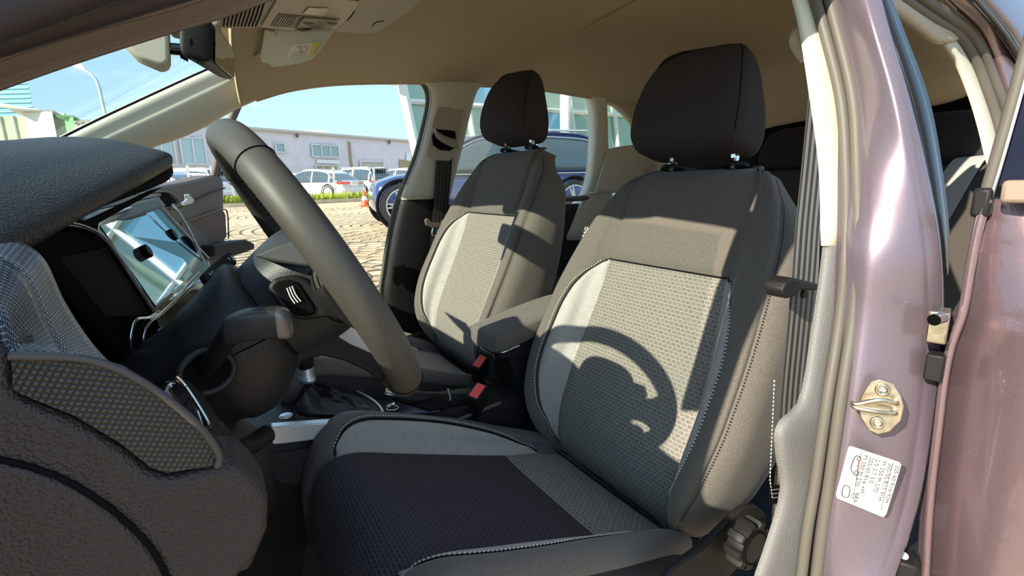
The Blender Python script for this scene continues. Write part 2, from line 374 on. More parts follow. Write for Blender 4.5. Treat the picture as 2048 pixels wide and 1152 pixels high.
def build_seat():
    r = thing('driver_seat_unit', 'charcoal cloth driver seat with grey bolsters, nearest seat by the open door', 'car seat', (0.1, YC, .25), 'front seats of the car')
    one = lambda v: 1.0; mone = lambda v: -1.0
    # backrest: a dark body with the sewn panels as its own parts
    rows = [[BS(i, d, -.004) for i in np.linspace(3.2, 8, 16)] for d in np.linspace(0, .655, 40)]
    bk = loft('backrest', [[BS(i, d, -.006) for i in list(np.linspace(-8, 8, 64))[:-1]] for d in np.linspace(0, .655, 40)], FAB, r)
    o = patch('backrest_centre_panel', BS, mone, one, .0, .44, 34, 44, WEAVE, bk, puff=.003); o['label'] = 'grey woven centre panel'
    patch('backrest_upper_panel', BS, mone, one, .44, .652, 26, 24, FAB, bk, puff=.004)
    for s in (-1, 1):
        f = (lambda v, s=s: s*1.0); g = (lambda v, s=s: s*iO(v)); h = (lambda v, s=s: s*3.4); q = (lambda v, s=s: s*6.6)
        o = patch('backrest_insert', BS, f, g, .021, .439, 14, 40, RIB, bk, puff=.003); o['label'] = 'light grey ribbed bolster insert'
        patch('backrest_bolster', BS, g, h, .0, .638, 18, 60, FAB, bk, puff=.003)
        patch('backrest_side', BS, h, q, .0, .575, 14, 60, FAB, bk, puff=.002)
        P = [BS(s*(iO(d)+.12), d, .004) for d in np.linspace(.03, .437, 90)]
        stitches('contrast_stitching', P, NN, .0008, PIPE, bk)
        tube('piping', [BS(s*(iO(d)+.02), d, .0005) for d in np.linspace(.022, .438, 60)], .0017, FABK, bk, n=0, seg=6)
        stitches('side_seam_stitching', [BS(s*3.5, d, .0022) for d in np.linspace(.05, .62, 90)], NN, .0005, BLACKF, bk, seglen=.005)
    tube('piping', [BS(i, .44, .0) for i in np.linspace(-1, 1, 20)], .0014, BLACKF, bk, n=0, seg=6)
    # cushion
    cu = loft('cushion', [[CS(i, u, -.007) for i in list(np.linspace(-7, 7, 60))[:-1]] for u in np.linspace(0, 1, 44)], FABK, r)
    o = patch('cushion_rear_strip', CS, mone, one, .0, .185, 34, 14, WEAVE, cu, puff=.003); o['label'] = 'lighter woven strip at the back of the cushion'
    o = patch('cushion_centre_panel', CS, mone, one, .185, .99, 34, 60, WEAVED, cu, puff=.004); o['label'] = 'near black woven centre panel'
    for s in (-1, 1):
        f = (lambda v, s=s: s*1.0); g = (lambda v, s=s: s*cO(v)); h = (lambda v, s=s: s*4.2); q = (lambda v, s=s: s*6.8)
        o = patch('cushion_insert', CS, f, g, .101, .589, 14, 44, RIB, cu, puff=.003); o['label'] = 'light grey ribbed bolster insert'
        patch('cushion_bolster', CS, g, h, .0, .99, 16, 60, FABV if s < 0 else FAB, cu, puff=.003)
        patch('cushion_side', CS, h, q, .0, .99, 8, 60, FABK, cu, puff=.001)
        stitches('contrast_stitching', [CS(s*(cO(u)+.14), u, .004) for u in np.linspace(.11, .585, 90)], A([0, 0, 1.]), .0008, PIPE, cu)
        tube('piping', [CS(s*(cO(u)+.02), u, .0005) for u in np.linspace(.102, .588, 60)], .0017, BLACKF, cu, n=0, seg=6)
    # headrest on two chrome posts
    Hb = BB+UP*.680+A([0, -.023, 0]); HU = nz(UP+NN*.16)
    hs = [(-.012, .108, .018, -.05), (-.004, .130, .038, -.078), (.02, .142, .052, -.084), (.06, .143, .055, -.078), (.11, .133, .048, -.064), (.15, .120, .034, -.054), (.176, .102, .014, -.046), (.188, .078, -.006, -.036), (.191, .045, -.016, -.026)]
    rings = []
    for h, W, f, b_ in hs:
        rg = []
        for a in np.linspace(0, 2*math.pi, 56, endpoint=False):
            ca, sa = math.cos(a), math.sin(a); e = .45 if ca > 0 else .3
            s = W*math.copysign(abs(sa)**.5, sa); w_ = (f if ca > 0 else -b_)*math.copysign(abs(ca)**e, ca); w_ -= (abs(s)/W)**2*.018 if ca > 0 else 0
            rg.append(Hb+HU*h*.97+NN*(w_+.012)+A([0, s*.93, 0]))
        rings.append(rg)
    hr = loft('headrest', rings, FABK, r, nv=34)
    for s in (-1, 1):
        seam = []
        for h, W, f, b_ in hs[1:-1]:
            a = 1.12; ss = W*math.sin(a)**.5; w_ = f*math.cos(a)**.45-(ss/W)**2*.018
            seam.append(Hb+HU*h*.97+NN*(w_+.012)+A([0, s*ss*.93, 0]))
        tube('seam', seam, .0009, BLACKF, hr, n=30, seg=5)
    for s in (-1, 1):
        p = A([BB[0], YC+s*.072, BB[2]])
        tube('headrest_post', [p+UP*.645-NN*.03, p+UP*.715-NN*.028], .0065, CHROME, r, n=8, seg=12)
        loft('post_bezel', [[p+UP*(.648+e*.008)-NN*.03+NN*math.cos(a)*.014*q+A([0, math.sin(a)*.03*q, 0]) for a in np.linspace(0, 6.283, 24, endpoint=False)] for e, q in ((0, 1), (.7, 1), (1, .8))], BLACK, r)
        box('notch', p+UP*.668-NN*.0225, (.006, .009, .012), CHROME, r, b=.001)
    disc('button_ring', Hb+HU*.055+A([0, .1195, 0])-NN*.022, (0, 1, 0), .0185, .008, BLACK, hr, b=.002)
    disc('release_button', Hb+HU*.055+A([0, .1215, 0])-NN*.022, (0, 1, 0), .0125, .0075, mat('button_grey', (.10, .09, .09), .35), hr, b=.002)
    return r
seat = build_seat()
pas = copytree(seat, (0.11, YC-.66, .327)); pas.name = 'passenger_seat_unit'
pas['label'] = 'charcoal cloth front passenger seat beyond the centre armrest'
for ch in pas.children:
    if ch.name.startswith('cushion'): ch.location.z -= .028
slab('outboard_seat_shield', [(.30, -.60, .36), (.30, -.60, .50), (.10, -.60, .53), (-.10, -.60, .56), (-.22, -.60, .56), (-.22, -.60, .36)], (0, .02, 0), BLACK, pas, b=.006)
# outboard plastic shield and recline knob of the driver seat
sh = [pY(x, y, .598) for x, y in ((1290, 1180), (1330, 1130), (1400, 1080), (1450, 1030), (1475, 1008), (1500, 1004), (1517, 1018), (1520, 1050), (1500, 1090), (1440, 1150), (1400, 1200))]
slab('side_shield', sh, (0, .012, 0), BLACK, seat, b=.004, seg=3)
kc = pY(1478, 1075, .622)
def scallop(c, r, r2, d, th, n=9, m=BLACK):
    rg = []
    for e, q in ((0, .94), (.12, 1), (.85, 1), (1, .93)):
        rg.append([A(c)+A([0, th*e, 0])+A([math.cos(a), 0, math.sin(a)])*q*(r if math.cos(n*a) > -.2 else r2) for a in np.linspace(0, 2*math.pi, 90, endpoint=False)])
    return loft('recline_knob', rg, m, seat)
kn = scallop(kc, .036, .0295, 0, .024); kn['label'] = 'black scalloped recline knob'
disc('knob_cap', kc+A([0, .0235, 0]), (0, 1, 0), .022, .003, BLACK, kn)
ringtube('knob_groove', kc+A([0, .026, 0]), (0, 1, 0), .024, .0012, BLACKF, kn)
# the little tag sewn in the inboard shoulder seam
t0 = BS(-3.4, .505, .002); tg = slab('airbag_tag', [t0, t0+A([.004, -.012, .002]), t0+A([.004, -.012, .002])-UP*.048, t0-UP*.048], A([.0012, .0008, 0]), FABK, seat, b=0, label='small sewn airbag tag')
text('lettering', 'AIRBAG', t0+A([.0040, .001, -.0])-UP*.046, UP, nz([.3, -1, .15]), .0125, WHITE, tg)
# ---------------------------------------------------------------- rear bench
rb = thing('rear_bench', 'dark rear bench seat behind the front seats', 'car seat', (-.95, 0, .3))
RT = math.radians(22)
def rbp(y, d, w_=0, x0=-1.0, z0=.52): return A([x0-math.sin(RT)*d+math.cos(RT)*w_, y, z0+math.cos(RT)*d+math.sin(RT)*w_])
rows = []
for d, w_ in ((0, .06), (.05, .085), (.2, .075), (.4, .065), (.52, .06), (.57, .045), (.59, .01), (.585, -.03), (.55, -.06), (0, -.06)):
    rows.append([rbp(y, d - (.02 if abs(y) > .56 else 0), w_+.015*math.cos(y*14)*(1 if d < .5 else 0)) for y in np.linspace(-.60, .60, 33)])
sheet('backrest', rows, mat('bench_cloth', (.058, .047, .040), .95, bump=('n', 1500, .5, .0008)), rb, nu=60, nv=50, th=.004)
sheet('cushion', [[A([x, y, z]) for y in np.linspace(-.6, .6, 9)] for x, z in ((-1.0, .5), (-.85, .55), (-.7, .58), (-.56, .58), (-.5, .55), (-.49, .4))], FABK, rb, th=.004)
for y in (-.37, 0, .37):
    rg = []
    for h, W, T in ((-.01, .08, .02), (0, .115, .04), (.03, .128, .05), (.08, .125, .048), (.12, .11, .04), (.14, .08, .02)):
        rg.append([rbp(y+W*math.copysign(abs(math.sin(a))**.5, math.sin(a)), .60+h, T*math.copysign(abs(math.cos(a))**.6, math.cos(a))) for a in np.linspace(0, 6.283, 36, endpoint=False)])
    hh = loft('headrest', rg, FABK, rb, nv=20)
for y in (.48, -.48):
    P = [rbp(y*1.02, .60, .01), rbp(y*.99, .58, .06), rbp(y*.93, .4, .085), rbp(y*.85, .2, .1), rbp(y*.8, .02, .12)]
    sb = ribbon('rear_seat_belt', P, [A([0, .034, .003])], .0015, mat('belt_grey', (.36, .35, .33), .6, bump=('n', 900, .4, .0005)), None, n=24)
    tag(sb, 'grey rear belt running down the bench behind the open rear door' if y > 0 else 'grey rear belt on the far side of the rear bench', 'seat belt', 'rear seat belts')
# ---------------------------------------------------------------- ground, roof lining and body shell
def gz(x, y):
    r = max(0., -y); return float(np.interp(r, [0, 2, 7.8, 29, 70, 200], [-.05, .03, .30, .46, .6, 1.0])) if y < 0 else -.05
G = mat('sand_bedding', (.42, .36, .25), .95, var=(3, .15))
gy = [-200, -120, -70, -45, -29, -20, -14, -10, -7.8, -6, -4, -2, -1, 0, 2, 6, 20, 100]
gx = list(np.linspace(-90, 70, 33))
ground = grid('ground', [[(x, y, gz(x, y)-.012) for x in gx] for y in gy], mat('paved_yard', (.46, .37, .24), .9, var=(2.5, .12)), None, kind='structure')
ground['label'] = 'pale sandy block paved yard outside the car'
# curved rail line of the roof on the passenger side, and the lining above it
RAIL = [(.80, 1.10), (.577, 1.163), (.44, 1.235), (.315, 1.297), (.203, 1.334), (.062, 1.358), (-.191, 1.378), (-.333, 1.383), (-.571, 1.389), (-.869, 1.376), (-1.05, 1.36), (-1.4, 1.31), (-1.75, 1.24)]
railz = lambda x: itp(sorted(RAIL), x)
XS = [.36, .315, .25, .15, .0, -.19, -.4, -.65, -.87, -1.05, -1.3, -1.6, -1.72]
rows = []
for x in XS:
    z0 = railz(x); cr = .086-.011*min(1, max(0, (.36-x)/.4)); cr = cr if x > -1.4 else cr*.6
    rows.append([A([x+.035*(1-(y/.6)**2)*max(0, min(1, (x-.0)/.35)), y, (z0 if y < .3 else max(z0, 1.352 if y > .4 else 1.32))+(cr if y < .3 else cr*.6)*(1-abs(y/.6)**2.6)]) for y in (-.605, -.585, -.55, -.48, -.36, -.2, 0, .2, .36, .48, .55, .572)])
ceil = sheet('ceiling', rows, BEIGE, None, nu=60, nv=70, th=.012); tag(ceil, 'tan cloth roof lining of the car', None, None, 'structure')
tube('fold', [A([-.42-.05*t, .12-.36*t, railz(-.45)+.0655+.0*t]) for t in np.linspace(0, 1, 8)], .0022, BEIGE, ceil, n=12, seg=6)
sheet('roof_skin', [[A([x+.07*(1-(y/.6)**2)*max(0, min(1, (x+.2)/.35)), y*1.04, (railz(x) if x > -1.4 else railz(-1.4)-.1*(-1.4-x))+.045+.075*(1-abs(y/.62)**2.4)]) for y in (-.61, -.5, -.3, 0, .3, .5, .575)] for x in (.36, .2, 0, -.5, -1., -1.5, -1.75)], PAINT, None, nu=24, nv=24, th=.003)
tag(bpy.data.objects['roof_skin'], 'violet grey roof panel above the lining', None, None, 'structure')
car = thing('car_body', 'violet grey car body around the open driver doorway', 'car body', (-.2, 0, .3))
# passenger A pillar trim
up = [(.80, 1.145), (.70, 1.19), (.571, 1.245), (.444, 1.335), (.36, 1.375)]; lo = [(.80, 1.06), (.70, 1.11), (.577, 1.163), (.484, 1.204), (.40, 1.255), (.313, 1.297)]
pu = [pY(x, y, -.60) for x, y in ((60, 312), (100, 293), (200, 243), (300, 196), (400, 150), (470, 120), (500, 100))]
pl = [pY(x, y, -.645) for x, y in ((240, 330), (300, 292), (340, 278), (380, 262), (420, 242), (468, 215), (514, 194))]
pm = [(a*.5+b*.5)+A([0, .018, 0]) for a, b in zip(pu, pl)]; pf = [a+A([.03, -.05, 0]) for a in pu]; pg = [b+A([0, -.06, 0]) for b in pl]
sheet('passenger_windscreen_pillar_trim', [pf, pu, [a*.7+b*.3+A([0, .012, 0]) for a, b in zip(pu, pl)], pm, pl, pg], CREAM, car, nu=30, nv=24, th=.004)
tube('windscreen_rubber', [a+A([.006, -.004, .002]) for a in pu], .004, BLACKF, car, n=24, seg=6)
# header trim over the windscreen up to the roof lining
sheet('windscreen_header_trim', [[A([.375+.02*(1-(y/.6)**2)+dx, y, railz(.315)+.035+(.04 if y > .4 else .012 if y > .1 else 0)+.045*(1-(abs(y)/.6)**2.4)+dz]) for y in np.linspace(-.6, .565, 9)] for dx, dz in ((.018, .012), (.010, .012), (.0, .012), (-.03, .012))], BEIGE, car, nu=30, nv=10, th=.004)
tube('pillar_joint', [pY(475, 130, -.585), pY(495, 160, -.60), pY(514, 193, -.637)], .0015, BLACKF, car, n=8, seg=6)
# passenger side rail, B pillar and C pillar trims
rl = [A([x, -.62, railz(x)-.004]) for x in (.315, .203, .062, -.07, -.191)]
tube('passenger_roof_rail_trim', [A([x, -.628, railz(x)+.006]) for x in np.linspace(.32, -1.3, 22)], .0165, BEIGE, car, n=60, seg=10)
def quadstrip(name, La, Lb, m, dp, n=24, bulge=.012, nv=10, parent=car, ta=None):
    a, b = spl(La, n), spl(Lb, n); fl = A([0, -dp, 0]) if a[0][1] < 0 else A([-dp, 0, 0]); rows = [[p+fl for p in a], a]
    for t in np.linspace(.12, .88, nv): rows.append([p*(1-t)+q*t+A([0, bulge*math.sin(math.pi*t)**.5, 0]) for p, q in zip(a, b)])
    rows += [b, [p+fl for p in b]]
    return grid(name, rows, m, parent, th=.004)
# upper pillar: left edge follows the window corner, right edge hides behind the seat
bL = [pY(x, y, Y) for x, y, Y in ((845, 160, -.612), (862, 176, -.62), (866, 205, -.63), (856, 255, -.645), (838, 320, -.665), (805, 400, -.69))]
bR = [pY(x, y, Y) for x, y, Y in ((975, 160, -.60), (955, 180, -.61), (943, 215, -.625), (930, 270, -.64), (915, 330, -.66), (898, 396, -.69))]
quadstrip('passenger_door_pillar_upper_trim', bL, bR, CREAM, .05, bulge=.014)
bL2 = [pY(x, y, Y) for x, y, Y in ((805, 398, -.692), (790, 460, -.705), (777, 540, -.715), (772, 600, -.72), (800, 660, -.72))]
bR2 = [pY(x, y, Y) for x, y, Y in ((898, 396, -.692), (893, 460, -.705), (880, 540, -.715), (868, 600, -.72), (868, 680, -.72))]
quadstrip('passenger_door_pillar_lower_trim', bL2, bR2, BLACK, .06, bulge=.012)
tube('passenger_door_seal', [p+A([.012, -.02, 0]) for p in [pY(700, 158, -.61), pY(800, 156, -.615)]+bL+bL2[1:]], .007, RUBBER, car, n=50, seg=8)
slab('door_catch_recess', [pY(x, y, -.698) for x, y in ((785, 532), (808, 528), (812, 540), (808, 560), (792, 572), (782, 560))], (0, .012, 0), BLACKF, car, b=.004)
# height adjuster plate and belt guide on the far pillar
slab('belt_height_slide', [pY(x, y, -.618) for x, y in ((876, 214), (925, 214), (927, 220), (905, 315), (898, 322), (860, 320), (852, 312), (866, 240))], (0, .004, 0), TAUPE, car, b=.004, seg=3)
slab('airbag_badge', [pY(x, y, -.600) for x, y in ((906, 166), (926, 166), (926, 174), (906, 174))], (0, .002, 0), CREAM, car, b=.001)
cL = [pY(x, y, Y) for x, y, Y in ((1180, 185, -.60), (1190, 200, -.61), (1194, 250, -.63), (1190, 320, -.66), (1178, 380, -.69), (1130, 480, -.72))]
cR = [pY(x, y, Y) for x, y, Y in ((1215, 190, -.60), (1213, 206, -.61), (1215, 250, -.63), (1217, 305, -.655), (1225, 380, -.69), (1215, 480, -.72))]
quadstrip('rear_window_divider_trim', cL, cR, CREAM, .05, bulge=.008)
quadstrip('rear_quarter_lower_trim', [pY(x, y, -.64) for x, y in ((1213, 300), (1240, 294), (1275, 290), (1330, 290))], [pY(x, y, -.64) for x, y in ((1190, 385), (1240, 385), (1290, 380), (1340, 380))], CREAM, .04, bulge=.004)
quadstrip('rear_quarter_upper_trim', [pY(x, y, -.60) for x, y in ((1210, 188), (1250, 194), (1300, 205), (1340, 210))], [pY(x, y, -.615) for x, y in ((1213, 203), (1240, 212), (1272, 245), (1292, 290))], BEIGE, .04, bulge=.004)
quadstrip('passenger_side_body_panel', [(-.25, -.73, .95), (-.6, -.73, .955), (-.95, -.72, .96), (-1.4, -.7, .98)], [(-.25, -.74, .18), (-.6, -.74, .18), (-.95, -.74, .18), (-1.4, -.72, .18)], BLACK, .03)
tube('window_sill_seal', [(-.28, -.71, .97), (-.6, -.705, .975), (-.95, -.70, .985)], .012, RUBBER, car, n=16)
slab('rear_window_glass', [(-.30, -.655, 1.37), (-.86, -.64, 1.37), (-.93, -.70, .97), (-.20, -.72, .96)], (0, -.004, 0), GLASS, car, b=0)
slab('quarter_glass', [pY(x, y, -.65) for x, y in ((1213, 200), (1300, 205), (1300, 300), (1213, 305))], (0, -.003, 0), GLASS, car, b=0)
slab('passenger_side_sill', [(.62, -.66, .28), (.62, -.66, .45), (-.25, -.66, .45), (-.25, -.66, .28)], (0, -.10, 0), BLACK, car, b=.01)
slab('floor_pan', [(.9, -.7, .27), (.9, .62, .27), (-1.5, .62, .27), (-1.5, -.7, .27)], (0, 0, -.03), mat('carpet', (.02, .02, .024), 1, bump=('n', 900, .6, .002)), car)
slab('front_bulkhead', [(1.0, -.72, .2), (1.0, .66, .2), (1.0, .66, 1.04), (1.0, -.72, 1.04)], (.02, 0, 0), BLACKF, car)
sheet('tailgate_trim', [[A([x, y, z]) for y in np.linspace(-.6, .6, 5)] for x, z in ((-1.82, .88), (-1.86, .7), (-1.9, .5), (-1.9, .3))], BLACKF, car, th=.01)
slab('tailgate_lining', [(-1.74, -.62, 1.36), (-1.74, .60, 1.36), pX(1985, 222, -1.74), pX(1948, 222, -1.74), pX(1922, 286, -1.74), pX(1990, 282, -1.74), (-1.74, .60, .9), (-1.74, -.62, .9)], (-.01, 0, 0), BLACKF, car)
# ------------------------------- driver side: door pillar in front of the open rear door
def lay(pts, n=30): return spl([pY(x, y, Y) for x, y, Y in pts], n)
YB = lambda y: float(np.interp(y, [-260, -40, 0, 200, 500, 850, 1200], [.52, .575, .59, .635, .685, .70, .705]))
def col(pts, dy=0.): return [(x, y, YB(y)+dy) for x, y in pts]
ys = [-40, 60, 200, 340, 500]
cream_l = col([(1530, -200), (1575, -40), (1600, 60), (1622, 200), (1640, 340), (1644, 492)]); cream_r = col([(1575, -200), (1630, -40), (1660, 60), (1680, 200), (1692, 340), (1690, 492)], .008)
quadstrip('driver_door_pillar_upper_trim', lay(cream_l), lay(cream_r), mat('cream_trim_door', (.66, .62, .48), .55, bump=('n', 900, .15, .0005)), .03, bulge=.004)
lowl = col([(1648, 490), (1640, 560), (1622, 680), (1600, 800), (1555, 850), (1552, 900), (1562, 980), (1535, 1080), (1500, 1180)]); lowr = col([(1692, 490), (1690, 560), (1680, 680), (1664, 800), (1655, 850), (1648, 900), (1632, 980), (1618, 1080), (1600, 1180)], .008)
quadstrip('driver_door_pillar_lower_trim', lay(lowl, 40), lay(lowr, 40), GREYP, .03, bulge=.006)
sa = col([(1560, -210), (1612, -60), (1648, 60), (1682, 200), (1692, 340), (1692, 490), (1680, 640), (1655, 800), (1632, 960), (1615, 1060), (1600, 1180)], .018)
sb_ = col([(1590, -210), (1640, -60), (1674, 60), (1706, 200), (1714, 340), (1716, 490), (1706, 640), (1682, 800), (1660, 960), (1645, 1060), (1630, 1180)], .030)
tube('inner_door_seal', lay(sa, 50), .0063, RUBBER, car, n=0, seg=12); tube('outer_door_seal', lay(sb_, 50), .0068, RUBBER, car, n=0, seg=12)
pa = col([(1606, -210), (1655, -60), (1690, 60), (1722, 200), (1730, 340), (1730, 490), (1722, 640), (1704, 800), (1680, 960), (1664, 1060), (1650, 1180)], .040)
pb = col([(1672, -210), (1722, -60), (1752, 60), (1792, 200), (1826, 340), (1852, 490), (1858, 640), (1846, 800), (1822, 960), (1796, 1060), (1755, 1180)], .085)
a_, b_ = lay(pa, 50), lay(pb, 50)
rows = [[p+A([.0, -.03, 0]) for p in a_], a_]
for t in np.linspace(.06, .94, 12): rows.append([p*(1-t)+q*t+A([.006, .004, 0])*math.sin(math.pi*t)**.6 for p, q in zip(a_, b_)])
rows += [b_, [p+A([-.006, .008, 0]) for p in b_], [p+A([-.018, .006, 0]) for p in b_], [p+A([-.04, -.03, 0]) for p in b_]]
grid('painted_door_pillar', rows, PAINT, car, th=.002)
pc = col([(1735, -60), (1775, 60), (1822, 200), (1852, 340), (1872, 470), (1880, 545)], .088)
pd = col([(1748, -60), (1795, 60), (1846, 200), (1872, 340), (1886, 470), (1884, 550)], .084)
quadstrip('gloss_pillar_cover', lay(pc), lay(pd), mat('pillar_black', (.012, .011, .012), .22, spec=.25), .012, bulge=.004)
tube('bright_window_edge', lay(col([(1748, -60), (1793, 60), (1843, 200), (1870, 340), (1885, 470), (1886, 548)], .088)), .0024, CHROME, car, n=0, seg=6)
pe = col([(1862, 500), (1866, 640), (1858, 800), (1838, 960), (1810, 1060), (1772, 1180)], .080)
# striker plate
sn = nz(np.cross(pY(1755, 850, YB(850)+.062)-pY(1755, 780, YB(780)+.060), pY(1790, 815, YB(815)+.075)-pY(1720, 815, YB(815)+.046)))
if sn@(CAM-pY(1755, 812, .76)) < 0: sn = -sn
SP0 = pY(1755, 812, YB(812)+.063)+sn*.008
q = lambda x, y, o=0.: pP(x, y, SP0+sn*o, sn)
st = slab('striker_plate', [q(x, y) for x, y in ((1741, 762), (1758, 757), (1786, 765), (1802, 790), (1808, 812), (1802, 840), (1780, 862), (1757, 868), (1738, 860), (1722, 835), (1716, 812), (1722, 790))], sn*.003, STEEL, car, b=.001, label='bronze coloured steel striker plate')
for x, y in ((1765, 780), (1755, 846)):
    ringtube('screw_ring', q(x, y, .004), sn, .0055, .0016, STEEL, st, seg=24); disc('screw', q(x, y, .003), sn, .003, .0025, CHROME, st, seg=16, b=.0004)
tube('striker_loop', [q(1792, 806, .0), q(1790, 806, .012), q(1760, 800, .02), q(1715, 808, .022), q(1705, 806, .020), q(1712, 815, .02), q(1745, 822, .02), q(1786, 826, .012), q(1790, 826, 0)], .0028, STEEL, st, n=40, seg=10)
# tyre pressure label
LN0 = pY(1735, 965, YB(965)+.066)+A([.002, .004, 0]); ln = nz(np.cross(pY(1740, 1030, YB(1030)+.068)-pY(1740, 900, YB(900)+.066), pY(1790, 965, YB(965)+.082)-pY(1680, 965, YB(965)+.050)))
if ln@(CAM-LN0) < 0: ln = -ln
LN0 = LN0+ln*.006
q2 = lambda x, y, o=0.: pP(x, y, LN0+ln*o, ln)
lb = slab('tyre_pressure_label', [q2(x, y) for x, y in ((1702, 892), (1798, 924), (1802, 930), (1772, 1028), (1766, 1034), (1674, 996), (1672, 988), (1697, 894))], ln*.0004, WHITE, car, b=0, label='white tyre pressure label')
def lt(s, x0, y0, x1, y1, sz): text('printed_line', s, q2(x0, y0, .0006), q2(x1, y1, .0006)-q2(x0, y0, .0006), ln*0+np.cross(ln, nz(q2(x1, y1)-q2(x0, y0))), sz*1.15, INK, lb, .0001)
for k, (s, x, y) in enumerate((('205/60 R16 92H', 1792, 930), ('205/55 R17 91H', 1778, 926), ('M 250 M 270', 1765, 922), ('2.5 2.7 3.0', 1752, 918), ('205/60 R16 +M', 1740, 914), ('M 250 M 270', 1728, 910))):
    lt(s, x, y, x-24, y+80, .0062)
lt('KPA', 1712, 985, 1706, 1003, .006)
def line(pts, r=.0005, par=lb, nm='printed_outline', m=INK, cl=False): return tube(nm, [q2(x, y, .0006) for x, y in pts], r, m, par, n=30, seg=5, closed=cl)
line([(1720, 913), (1712, 912), (1706, 922), (1702, 935), (1706, 946), (1712, 952), (1716, 948)]); line([(1718, 919), (1713, 944)], m=RED)
ringtube('printed_wheel', q2(1718, 918, .0006), ln, .0022, .0004, INK, lb, seg=16); ringtube('printed_wheel', q2(1713, 945, .0006), ln, .0022, .0004, INK, lb, seg=16)
line([(1688, 972), (1699, 975), (1696, 994), (1684, 990)], cl=True); ringtube('printed_dial', q2(1707, 992, .0006), ln, .003, .0003, INK, lb, seg=16)
line([(1722, 905), (1706, 998)], .0003); line([(1786, 925), (1762, 1020)], .0003)
# hinge hardware in the gap behind the pillar
h0 = pY(1885, 640, .80)
box('hinge_plate', pY(1876, 650, .79), (.03, .018, .035), STEEL, car, b=.002, rz=.3); tube('hinge_bolt', [pY(1868, 640, .80), pY(1884, 636, .80)], .006, CHROME, car, n=4)
box('door_check_strap', pY(1872, 730, .79), (.03, .016, .03), BLACK, car, b=.002, rz=.2)
box('lower_hinge', pY(1800, 1130, .79), (.035, .03, .03), BLACK, car, b=.003, rz=.4)
for dx, dy in ((6, 0), (20, 26)): tube('hinge_bolt', [pY(1800+dx, 1110+dy, .79), pY(1803+dx, 1112+dy, .795)], .004, STEEL, car, n=4)
slab('hinge_mounting_panel', [(-.235, .70, .9), (-.235, .70, .3), (-.27, .74, .3), (-.27, .735, .9)], (-.02, 0, 0), BROWN, car)
# rear doorway: roof rail trim, seals and painted flange
RY = lambda y: float(np.interp(y, [-40, 100, 330, 420], [.56, .575, .63, .655]))
def rr(pts, dy=0.): return [pY(x, y, RY(y)+dy) for x, y in pts]
e1 = rr([(1700, -40), (1750, 5), (1800, 38), (1840, 68), (1862, 84), (1884, 86)]); e2 = rr([(1760, -50), (1810, 0), (1850, 24), (1890, 50), (1908, 68), (1908, 80)], .0)
quadstrip('rear_roof_rail_trim', e1, e2, TAUPE, .03, bulge=.012)
f1 = rr([(1884, 86), (1912, 130), (1940, 200), (1958, 262), (1972, 320), (1980, 336)]); f2 = rr([(1904, 72), (1938, 130), (1962, 190), (1982, 250), (1990, 290), (1992, 330)])
quadstrip('rear_pillar_trim', f1, f2, CREAM, .03, bulge=.006)
tube('rear_inner_seal', rr([(1740, -60), (1800, -8), (1870, 40), (1915, 66), (1950, 120), (1978, 190), (2000, 260), (2012, 330)], .012), .0085, RUBBER, car, n=40, seg=10)
tube('rear_outer_seal', rr([(1780, -60), (1840, -8), (1900, 34), (1938, 62), (1972, 120), (1998, 185), (2020, 250), (2030, 330)], .022), .0085, RUBBER, car, n=40, seg=10)
quadstrip('rear_painted_flange', rr([(1840, -50), (1900, 5), (1955, 55), (1985, 110), (2010, 180), (2035, 260)], .03), rr([(1900, -60), (1955, 0), (2000, 50), (2030, 100), (2060, 170), (2090, 250)], .05), PAINTD, .02, bulge=.004)
tube('roof_drip_moulding', rr([(1900, -60), (1945, -5), (1985, 40), (2015, 80), (2050, 140), (2080, 200)], .055), .006, GLOSS, car, n=30, seg=8)
quadstrip('roof_side_skin', rr([(1915, -60), (1955, -5), (1995, 40), (2025, 80), (2060, 140)], .06), rr([(1990, -90), (2040, -30), (2080, 20), (2110, 60), (2140, 120)], .03), PAINT, .01, bulge=.01)
# driver side windscreen pillar passing close above the lens
da = [(.62, .60, 1.075), (.569, .605, 1.113), (.51, .60, 1.142), (.454, .595, 1.168), (.38, .585, 1.22), (.30, .578, 1.262)]
da = [pY(x, y, Y) for x, y, Y in ((-120, 200, .61), (0, 158, .605), (150, 108, .60), (300, 62, .595), (430, 24, .59), (560, -25, .585), (800, -120, .575), (1000, -200, .57))]
db = [pY(x, y, Y) for x, y, Y in ((-120, 140, .645), (0, 96, .64), (150, 52, .635), (300, 14, .63), (400, -20, .625), (520, -70, .62), (760, -170, .61), (980, -260, .60))]
quadstrip('driver_windscreen_pillar_trim', da, db, mat('pillar_cloth_brown', (.19, .145, .125), .9, bump=('n', 500, .4, .0008)), .01, bulge=.004)
dc = [pY(x, y, Y) for x, y, Y in ((-120, 110, .665), (0, 72, .66), (150, 30, .655), (300, -12, .65), (420, -50, .645), (640, -150, .635))]
tube('driver_door_front_seal', dc, .0085, mat('seal_dark', (.03, .022, .024), .6), car, n=24, seg=10)
dd = [pY(x, y, Y) for x, y, Y in ((-120, 60, .69), (0, 20, .685), (150, -30, .68), (300, -80, .675))]
tube('driver_door_outer_seal', dd, .012, mat('seal_dark', (.03, .022, .024), .6), car, n=24, seg=10)
slab('driver_pillar_shade_body', [(.28, .625, 1.275), (.45, .640, 1.20), (.57, .655, 1.145), (.80, .69, 1.04), (1.0, .71, .98), (.98, .71, 1.06), (.72, .68, 1.20), (.48, .64, 1.38), (.28, .62, 1.42)], (.0, .05, 0), PAINT, car)  # unseen pillar mass, shaped to shade the outboard side of the driver seat
